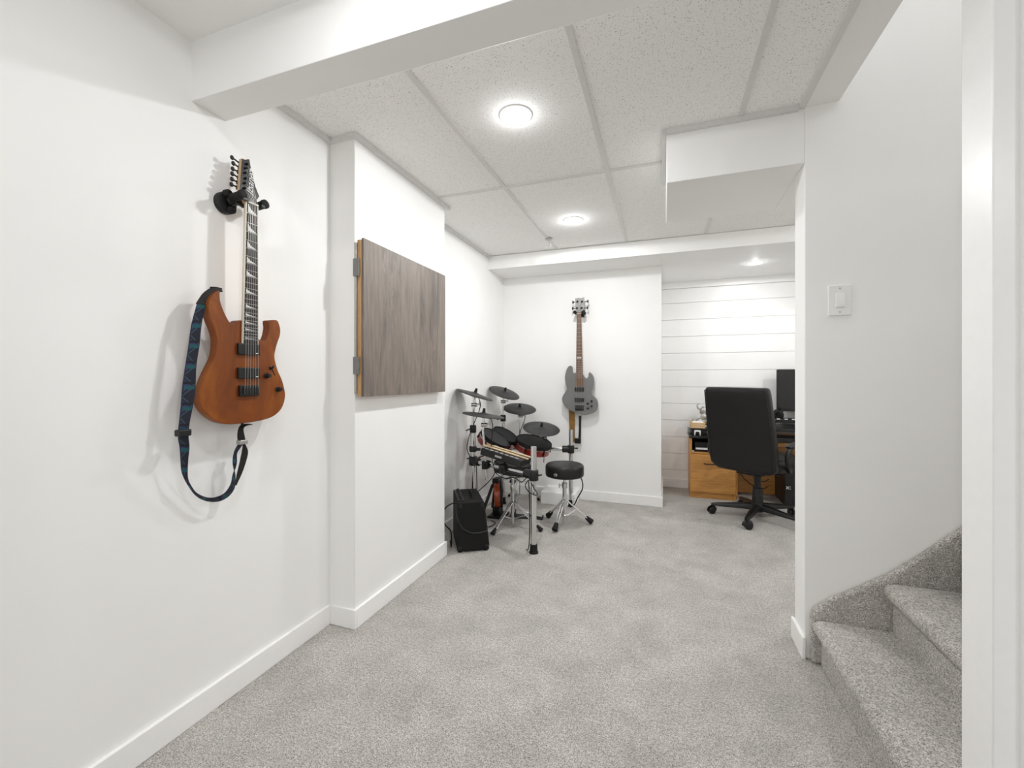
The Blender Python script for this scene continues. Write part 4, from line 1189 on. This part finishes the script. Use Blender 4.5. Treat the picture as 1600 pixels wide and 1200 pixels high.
for fx, fy in ((-0.917, 3.48), (-0.782, 3.159), (-0.541, 3.44)):
    f_ = Vector((fx, fy, 0)) - tc0
    dv = f_.normalized()
    q0, q1 = tc0 + dv * 0.018 + up * 0.195, tc0 + dv * (f_.length - 0.03) + up * 0.045
    sd = dv.cross(up) * 0.011
    lg = MB()
    for s_ in (-1, 1):
        lg.tube(q0 + sd * s_, q1 + sd * s_, 0.0052, seg=10)
        lg.tube(tc0 + dv * 0.02 + up * 0.075 + sd * s_ * 0.7, q0 + (q1 - q0) * 0.45 + sd * s_ * 0.7, 0.004, seg=8)
    for k in (0.25, 0.72):
        p_ = q0 + (q1 - q0) * k
        lg.tube(p_ - sd, p_ + sd, 0.005, seg=8)
    lg.build('leg', M['chrome'], t)
    e_ = (q1 - q0).normalized()
    MB().tube(q1 - e_ * 0.022, q1 + e_ * 0.036, 0.0155, 0.024, seg=14).build('rubber_foot', M['black_soft'], t)
MB().lathe([(0.020, -0.014), (0.024, -0.010), (0.024, 0.010), (0.020, 0.014)], Matrix.Translation(tc0 + up * 0.195), 16).lathe([(0.019, -0.010), (0.022, -0.006), (0.022, 0.008), (0.019, 0.012)], Matrix.Translation(tc0 + up * 0.075), 16).build('leg_collar', M['chrome'], t)
tag(MB().sweep(smooth_open([(-0.760, 3.85, 0.40), (-0.728, 3.850, 0.315), (-0.695, 3.862, 0.235), (-0.696, 3.860, 0.165), (-0.735, 3.845, 0.09), (-0.762, 3.835, 0.030), (-0.80, 3.82, 0.006)], 5), 0.0055, 7).build('hanging_cable', M['black_soft']), 'black cable curving down behind the round drum stool', 'cable')

# ------------------------------------------------------------------ office chair
CH = Vector((0.740, 4.050, 0))
CZ = -math.atan2(0.55, 0.83)
t = thing('office_chair', 'black leather high-back office chair seen from behind at the desk', 'office chair', CH[:], CZ)
CW = WORLD[t]
lc = lambda *p: CW @ Vector(p)


def rrect(w, d, cy, z, n=32, e=0.36):
    out = []
    for k in range(n):
        a = 2 * PI * k / n
        c_, s_ = math.cos(a), math.sin(a)
        out.append(Vector((w / 2 * math.copysign(abs(c_) ** e, c_), cy + d / 2 * math.copysign(abs(s_) ** e, s_), z)))
    return out


def back_y(z):
    return -0.235 - 0.135 * (z - 0.42) / 0.68


rings = []
for z_, w_, d_ in [(0.425, 0.30, 0.04), (0.430, 0.40, 0.065), (0.445, 0.465, 0.085), (0.475, 0.50, 0.095), (0.56, 0.515, 0.10), (0.70, 0.515, 0.10), (0.85, 0.505, 0.10), (1.00, 0.492, 0.105), (1.055, 0.486, 0.11), (1.085, 0.478, 0.10), (1.098, 0.465, 0.085), (1.103, 0.44, 0.06)]:
    rings.append(rrect(w_, d_, back_y(z_), z_, 40, 0.42))
bk = MB().loft(rings).build('backrest', M['leather'], t, local=True, angle=55)
pts = []
for z_, w_, d_ in [(0.475, 0.50, 0.095), (0.56, 0.515, 0.10), (0.70, 0.515, 0.10), (0.85, 0.505, 0.10), (1.00, 0.492, 0.105), (1.055, 0.486, 0.11), (1.082, 0.45, 0.10)]:
    pts.append(Vector((w_ / 2 - 0.012, back_y(z_) - d_ / 2 + 0.005, z_)))
loop = smooth_open(pts + [Vector((0, back_y(1.09) - 0.047, 1.093))] + [Vector((-p.x, p.y, p.z)) for p in pts[::-1]], 4)
MB().sweep(loop, 0.004, 6).build('piping', M['leather'], bk, local=True)
rings = []
for z_, s_ in [(0.425, 0.88), (0.432, 0.95), (0.455, 1.0), (0.50, 1.0), (0.525, 0.97), (0.538, 0.90), (0.543, 0.75)]:
    rings.append(rrect(0.51 * s_, 0.50 * s_, 0.045, z_, 40, 0.5))
MB().loft(rings).build('seat', M['leather'], t, local=True, angle=55)
MB().box((-0.10, -0.16, 0.385), (0.10, 0.12, 0.426)).build('tilt_mechanism', M['black'], t, local=True, bevel=0.008)
MB().tube((0.10, -0.02, 0.402), (0.21, -0.03, 0.398), 0.006, seg=8).build('lever', M['black'], t, local=True)
MB().lathe([(0.026, 0.06), (0.026, 0.387), (0.0, 0.387)], seg=22).build('gas_column', M['black'], t, local=True)
MB().lathe([(0.046, 0.10), (0.043, 0.13), (0.037, 0.255), (0.034, 0.262), (0.026, 0.264)], seg=24).build('column_shroud', M['black'], t, local=True)
MB().lathe([(0.040, 0.062), (0.052, 0.072), (0.055, 0.120), (0.048, 0.135), (0.03, 0.138)], seg=24).build('hub', M['black'], t, local=True)
for k in range(5):
    a = math.radians(175 + 72 * k) - CZ
    dv = Vector((math.cos(a), math.sin(a), 0))
    sd = Vector((-dv.y, dv.x, 0))
    rings = []
    for r_, w_, zt_, zb_ in [(0.03, 0.030, 0.132, 0.080), (0.12, 0.026, 0.122, 0.078), (0.24, 0.021, 0.106, 0.074), (0.33, 0.017, 0.094, 0.072), (0.352, 0.012, 0.088, 0.074)]:
        c_ = dv * r_
        rings.append([c_ + sd * w_ + up * zb_, c_ + sd * w_ + up * (zt_ - 0.010), c_ + sd * w_ * 0.6 + up * zt_, c_ - sd * w_ * 0.6 + up * zt_, c_ - sd * w_ + up * (zt_ - 0.010), c_ - sd * w_ + up * zb_])
    MB().loft(rings).build('base_leg', M['black'], t, local=True, angle=50)
    fm_ = Matrix.Translation(dv * 0.338)
    ca = a + [0.5, 2.2, -0.8, 1.2, 2.9][k]
    cm_ = fm_ @ Matrix.Rotation(ca, 4, 'Z')
    cs = MB().lathe([(0.0, 0.030), (0.008, 0.031), (0.008, 0.078), (0, 0.079)], cm_, 12)
    for s_ in (-1, 1):
        cs.lathe([(0.0, 0.004), (0.024, 0.004), (0.0295, 0.008), (0.0295, 0.020), (0.022, 0.024), (0, 0.025)], cm_ @ frame((0.012, 0, 0.0305), (0, s_, 0)), 22)
    hood = [cm_ @ Vector((0.012 + 0.033 * math.cos(q), 0, 0.0305 + 0.033 * math.sin(q))) for q in [PI * w / 10 - 0.15 for w in range(0, 12)]]
    cs.sweep(hood, 0.014, 8, flat=0.25)
    cs.build('caster', M['black'], t, local=True, bevel=0.001)
for s_ in (-1, 1):
    x_ = 0.300 * s_
    am = MB().sweep(smooth_open([Vector((x_ * 0.80, 0.10, 0.44)), Vector((x_ * 0.98, 0.14, 0.455)), Vector((x_ * 1.03, 0.20, 0.52)), Vector((x_ * 1.03, 0.20, 0.60)), Vector((x_ * 1.02, 0.14, 0.640)), Vector((x_, 0.0, 0.648)), Vector((x_, -0.15, 0.640)), Vector((x_, -0.205, 0.60)), Vector((x_ * 0.98, -0.19, 0.53)), Vector((x_ * 0.92, -0.08, 0.465)), Vector((x_ * 0.80, -0.03, 0.44))], 4), 0.016, 10, flat=1.25)
    ar = am.build('armrest', M['black'], t, local=True, angle=60)
    MB().sweep(smooth_open([Vector((x_, -0.19, 0.652)), Vector((x_, -0.08, 0.666)), Vector((x_, 0.06, 0.668)), Vector((x_ * 1.01, 0.16, 0.655))], 4), [0.018] + [0.029] * 11 + [0.018], 12, flat=0.5).build('arm_pad', M['leather'], ar, local=True, angle=60)

# ------------------------------------------------------------------ desk with its filing cabinet
t = thing('desk_cabinet', 'honey oak filing cabinet with open shelf and black top beside the shiplap wall', 'cabinet', (0.45, 4.72, 0))
X0c, X1c, Y0c, Y1c = 0.245, 0.650, 4.558, 4.885
cb_ = MB().box((X0c, Y0c, 0.0005), (X0c + 0.018, Y1c, 0.585)).box((X1c - 0.018, Y0c, 0.0005), (X1c, Y1c, 0.585))
cb_.box((X0c + 0.018, Y1c - 0.012, 0.01), (X1c - 0.018, Y1c, 0.585)).box((X0c + 0.018, Y0c + 0.01, 0.432), (X1c - 0.018, Y1c - 0.012, 0.448)).box((X0c + 0.018, Y0c + 0.006, 0.0005), (X1c - 0.018, Y0c + 0.022, 0.058))
cb_.build('carcass', M['oak'], t, bevel=0.001)
MB().box((X0c + 0.018, Y0c + 0.012, 0.4485), (X0c + 0.020, Y1c - 0.013, 0.584)).box((X1c - 0.020, Y0c + 0.012, 0.4485), (X1c - 0.018, Y1c - 0.013, 0.584)).box((X0c + 0.019, Y1c - 0.016, 0.4485), (X1c - 0.019, Y1c - 0.0125, 0.584)).build('shelf_lining', M['black'], t, label='black lining of the open shelf')
dw = MB().box((X0c + 0.004, Y0c - 0.016, 0.062), (X1c - 0.002, Y0c - 0.0005, 0.430)).build('drawer', M['oak'], t, bevel=0.0015)
MB().sweep(smooth_open([(0.372, Y0c - 0.017, 0.342), (0.377, Y0c - 0.034, 0.342), (0.40, Y0c - 0.040, 0.342), (0.50, Y0c - 0.040, 0.342), (0.523, Y0c - 0.034, 0.342), (0.528, Y0c - 0.017, 0.342)], 3), 0.005, 8).build('handle', M['black'], dw)
MB().box((X0c - 0.010, Y0c - 0.012, 0.586), (X1c + 0.005, Y1c + 0.005, 0.610)).build('top', M['desk_black'], t, bevel=0.003)

t = thing('desk', 'black-topped oak office desk with keyboard tray behind the chair', 'desk', (1.35, 4.66, 0))
MB().box((0.66, 4.44, 0.690), (2.20, 4.89, 0.722)).build('desktop', M['desk_black'], t, bevel=0.004)
MB().box((0.655, 4.872, 0.012), (2.16, 4.890, 0.62)).build('back_panel', M['oak'], t, bevel=0.001)
MB().box((2.16, 4.50, 0.0005), (2.18, 4.89, 0.69)).build('side_panel', M['oak'], t, bevel=0.001)
MB().box((0.657, 4.60, 0.012), (0.672, 4.872, 0.69)).build('side_panel', M['oak'], t, bevel=0.001)
MB().box((0.72, 4.43, 0.592), (2.10, 4.70, 0.632)).build('keyboard_tray', M['black'], t, bevel=0.003)
MB().box((0.72, 4.71, 0.592), (0.74, 4.75, 0.69)).box((2.08, 4.66, 0.592), (2.10, 4.70, 0.69)).build('tray_bracket', M['black'], t)
MB().box((0.70, 4.475, 0.556), (2.16, 4.493, 0.590)).build('front_rail', M['oak'], t, bevel=0.001)
rs = MB().box((0.955, 4.51, 0.765), (1.70, 4.89, 0.782)).box((0.955, 4.51, 0.7225), (0.972, 4.89, 0.765)).box((1.683, 4.51, 0.7225), (1.70, 4.89, 0.765))
tag(rs.build('monitor_riser', M['black'], bevel=0.003), 'low black riser shelf standing on the desk under the monitor', 'monitor riser')

t = thing('computer_monitor', 'dark computer monitor on the desk cut off by the white wall end', 'monitor', (1.30, 4.80, 0.782))
MB().box((1.037, 4.760, 0.855), (1.600, 4.795, 1.258)).build('housing', M['black'], t, bevel=0.005)
MB().box((1.044, 4.7585, 0.880), (1.592, 4.7605, 1.251)).build('screen', M['screen'], t)
MB().box((1.28, 4.795, 0.795), (1.35, 4.815, 1.02)).build('stand', M['black'], t, bevel=0.004)
MB().lathe([(0.085, 0.783), (0.085, 0.789), (0.07, 0.796), (0.0, 0.800)], Matrix.Translation((1.315, 4.800, 0)), 30).build('stand_base', M['black'], t)

t = thing('headphones', 'pair of black padded headphones on the riser beside the monitor', 'headphones', (1.01, 4.66, 0.782))
hb = [Vector((1.030 + 0.03 * math.sin(a), 4.660 - 0.052 * math.cos(a), 0.845 + 0.050 * math.sin(a))) for a in [PI * k / 12 for k in range(13)]]
MB().sweep(hb, 0.009, 8, flat=1.6).build('headband', M['black_soft'], t)
for yy, xx in ((4.609, 1.020), (4.711, 1.020)):
    MB().lathe([(0.0, -0.020), (0.034, -0.018), (0.043, -0.010), (0.045, 0.006), (0.036, 0.016), (0.020, 0.018), (0.018, 0.010), (0, 0.010)], frame((xx, yy, 0.830), (-0.8, (-0.6 if yy < 4.66 else 0.6), 0.0)), 24).build('ear_cup', M['black_soft'], t)

t = thing('computer_keyboard', 'black computer keyboard with pale key legends in front of the headphones', 'keyboard', (1.2, 4.56, 0.782))
MB().box((0.975, 4.515, 0.7825), (1.420, 4.585, 0.795)).build('case', M['black'], t, bevel=0.003)
for r_ in range(3):
    for k in range(14):
        x_ = 0.985 + 0.030 * k + 0.004 * r_
        MB().box((x_, 4.519 + 0.021 * r_, 0.7945), (x_ + 0.024, 4.536 + 0.021 * r_, 0.802)).build('key', M['white_plastic'] if (r_ == 0 and k % 2 == 0) else M['black'], t)

t = thing('computer_tower', 'black computer tower under the desk with a small silver mark', 'computer', (1.13, 4.66, 0))
MB().box((1.040, 4.500, 0.012), (1.235, 4.865, 0.400)).build('case', M['black'], t, bevel=0.006)
for q in ((1.06, 4.52), (1.21, 4.52), (1.06, 4.84), (1.21, 4.84)):
    MB().lathe([(0.012, 0.0005), (0.012, 0.013)], Matrix.Translation((q[0], q[1], 0)), 12).build('foot', M['black_soft'], t)
xm = MB()
for s_ in (-1, 1):
    xm.sweep([(1.052, 4.499, 0.177 - 0.013 * s_), (1.063, 4.499, 0.177), (1.074, 4.499, 0.177 + 0.013 * s_)], 0.0030, 6)
xm.sweep([(1.080, 4.499, 0.186), (1.087, 4.499, 0.186)], 0.003, 6).sweep([(1.080, 4.499, 0.170), (1.087, 4.499, 0.166)], 0.003, 6)
xm.build('logo', M['white_plastic'], t)
for lab, pts in (('thin dark cable drooping under the desk left of the chair column', [(0.71, 4.865, 0.30), (0.74, 4.85, 0.20), (0.80, 4.84, 0.13), (0.86, 4.84, 0.09), (0.92, 4.84, 0.07), (0.98, 4.84, 0.10)]),
                 ('thin dark cable crossing under the desk right of the chair column', [(0.85, 4.86, 0.18), (0.90, 4.85, 0.15), (0.95, 4.85, 0.145), (0.985, 4.85, 0.17)])):
    tag(MB().sweep(smooth_open(pts, 5), 0.0035, 7).build('desk_cable', M['black_soft']), lab, 'cable', 'cables under the desk')

# things on the cabinet
tag(MB().box((0.262, 4.615, 0.6105), (0.610, 4.86, 0.676)).build('equipment_box', M['black'], bevel=0.004), 'flat black equipment box on the cabinet top under the wooden crate', 'box')
t = thing('wooden_crate', 'small pale wooden slatted crate on the black box', 'crate', (0.32, 4.67, 0.676))
for k in range(3):
    z_ = 0.6765 + 0.019 * k
    for y_ in (4.620, 4.735):
        MB().box((0.256, y_, z_), (0.388, y_ + 0.005, z_ + 0.016)).build('slat', M['crate'], t, bevel=0.0008)
MB().box((0.2535, 4.6265, 0.6765), (0.259, 4.7335, 0.752)).build('end_board', M['crate'], t, bevel=0.001)
MB().box((0.385, 4.6265, 0.6765), (0.390, 4.7335, 0.735)).build('end_board', M['crate'], t, bevel=0.001)
MB().box((0.2595, 4.6265, 0.6765), (0.3845, 4.7335, 0.680)).build('bottom', M['crate'], t)
tag(MB().box((0.268, 4.632, 0.6803), (0.376, 4.728, 0.7365)).build('paper_stack', M['paper'], bevel=0.003), 'white cards filling the small wooden crate', 'cards')

bs = Vector((0.388, 4.79, 0.6765))
t = thing('warrior_bust', 'silver bust of a bearded figure in a horned helmet behind the crate', 'bust', bs[:])
MB().lathe([(0.052, 0), (0.055, 0.006), (0.050, 0.014), (0.044, 0.02), (0, 0.02)], Matrix.Translation(bs), 24).build('base', M['silver'], t)
rings = []
for z_, w_, d_ in [(0.018, 0.10, 0.065), (0.032, 0.18, 0.09), (0.05, 0.22, 0.095), (0.068, 0.20, 0.09), (0.082, 0.13, 0.075), (0.092, 0.075, 0.062), (0.105, 0.058, 0.056), (0.125, 0.056, 0.056)]:
    rings.append([p + bs for p in rrect(w_, d_, 0, z_, 28, 0.8)])
torso = MB().loft(rings)
for s_ in (-1, 1):
    torso.ball(bs + Vector((0.090 * s_, -0.002, 0.055)), (0.030, 0.040, 0.026))
    torso.ball(bs + Vector((0.038 * s_, -0.035, 0.055)), (0.036, 0.022, 0.026))
torso.build('torso', M['silver'], t, angle=70)
hd = MB().ball(bs + Vector((0, -0.004, 0.150)), (0.030, 0.034, 0.040))
hd.ball(bs + Vector((0, -0.040, 0.149)), (0.0065, 0.010, 0.012)).ball(bs + Vector((0, -0.033, 0.163)), (0.022, 0.010, 0.006))
hd.ball(bs + Vector((-0.017, -0.030, 0.146)), (0.010, 0.009, 0.009)).ball(bs + Vector((0.017, -0.030, 0.146)), (0.010, 0.009, 0.009))
hd.ball(bs + Vector((-0.033, 0.0, 0.150)), (0.006, 0.012, 0.020)).ball(bs + Vector((0.033, 0.0, 0.150)), (0.006, 0.012, 0.020))
hd.build('head', M['silver'], t, angle=70)
bdm = MB().ball(bs + Vector((0, -0.026, 0.118)), (0.020, 0.016, 0.032))
for k in range(-2, 3):
    bdm.sweep(smooth_open([bs + Vector((0.008 * k, -0.034, 0.130)), bs + Vector((0.010 * k, -0.044, 0.105)), bs + Vector((0.006 * k, -0.042, 0.078))], 4), 0.006, 8)
bdm.build('beard', M['silver'], t, angle=70)
hl = MB().lathe([(0.036, 0.0), (0.038, 0.006), (0.036, 0.012), (0.034, 0.024), (0.024, 0.040), (0.010, 0.048), (0, 0.050)], Matrix.Translation(bs + Vector((0, 0.0, 0.160))), 26)
hl.box((-0.004, -0.042, 0.142), (0.004, -0.035, 0.172), Matrix.Translation(bs))
helm = hl.build('helmet', M['silver'], t, angle=50)
for s_ in (-1, 1):
    MB().sweep(smooth_open([bs + Vector((0.028 * s_, 0, 0.176)), bs + Vector((0.050 * s_, 0, 0.186)), bs + Vector((0.060 * s_, 0, 0.205)), bs + Vector((0.057 * s_, -0.002, 0.226)), bs + Vector((0.046 * s_, -0.004, 0.236))], 4), [0.0125 - 0.0006 * k for k in range(17)], 10).build('horn', M['silver'], helm)

t = thing('white_bracket', 'small white bridge-shaped piece standing in front of the black box', 'ornament', (0.315, 4.585, 0.6105))
MB().prism([(0.286, 0.6105), (0.294, 0.6105), (0.298, 0.640), (0.306, 0.646), (0.324, 0.646), (0.332, 0.640), (0.336, 0.6105), (0.344, 0.6105), (0.344, 0.656), (0.334, 0.660), (0.296, 0.660), (0.286, 0.656)], PY, 4.575, 4.600).build('arch', M['white_plastic'], t, bevel=0.0015)
tag(MB().box((0.236, 4.76, 0.6105), (0.261, 4.83, 0.664)).build('small_grey_box', M['grey_plastic'], bevel=0.003), 'small grey box at the left edge of the cabinet top', 'box')
t = thing('brass_ornament', 'small brass ornament on the cabinet top next to the chair back', 'ornament', (0.42, 4.585, 0.6105))
MB().lathe([(0.020, 0.6105), (0.020, 0.617), (0.008, 0.624), (0.008, 0.634), (0.016, 0.642), (0.018, 0.652), (0.010, 0.660), (0, 0.661)], Matrix.Translation((0.422, 4.590, 0)), 20).build('turned_body', M['brass'], t)
MB().sweep([Vector((0.422 + 0.020 * math.cos(a), 4.590, 0.642 + 0.016 * math.sin(a))) for a in [2 * PI * k / 20 for k in range(20)]], 0.003, 6, closed=True).build('ring_handle', M['brass'], t)

# things on the open shelf
tag(MB().box((0.285, 4.60, 0.4485), (0.60, 4.84, 0.472)).build('folder', M['black'], bevel=0.002), 'black folder at the bottom of the open shelf stack', 'folder')
tag(MB().box((0.300, 4.575, 0.4725), (0.600, 4.82, 0.484)).build('paper_pile', M['paper'], bevel=0.001), 'white paper pile on the black folder in the open shelf', 'paper')
tag(MB().box((0.290, 4.62, 0.4845), (0.61, 4.855, 0.540)).build('game_console', M['black'], bevel=0.006), 'dark flat device on top of the paper pile in the open shelf', 'electronic device')
t = thing('cable_plugs', 'white plug at the left end of the open shelf above the drawer', 'plug', (0.272, 4.57, 0.4485))
MB().box((0.266, 4.562, 0.4485), (0.281, 4.578, 0.461)).build('plug_body', M['white_plastic'], t, bevel=0.002)
MB().sweep(smooth_open([(0.2735, 4.576, 0.4545), (0.2745, 4.590, 0.4555), (0.2735, 4.62, 0.4535)], 4), 0.002, 6).build('plug_cord', M['white_plastic'], t)
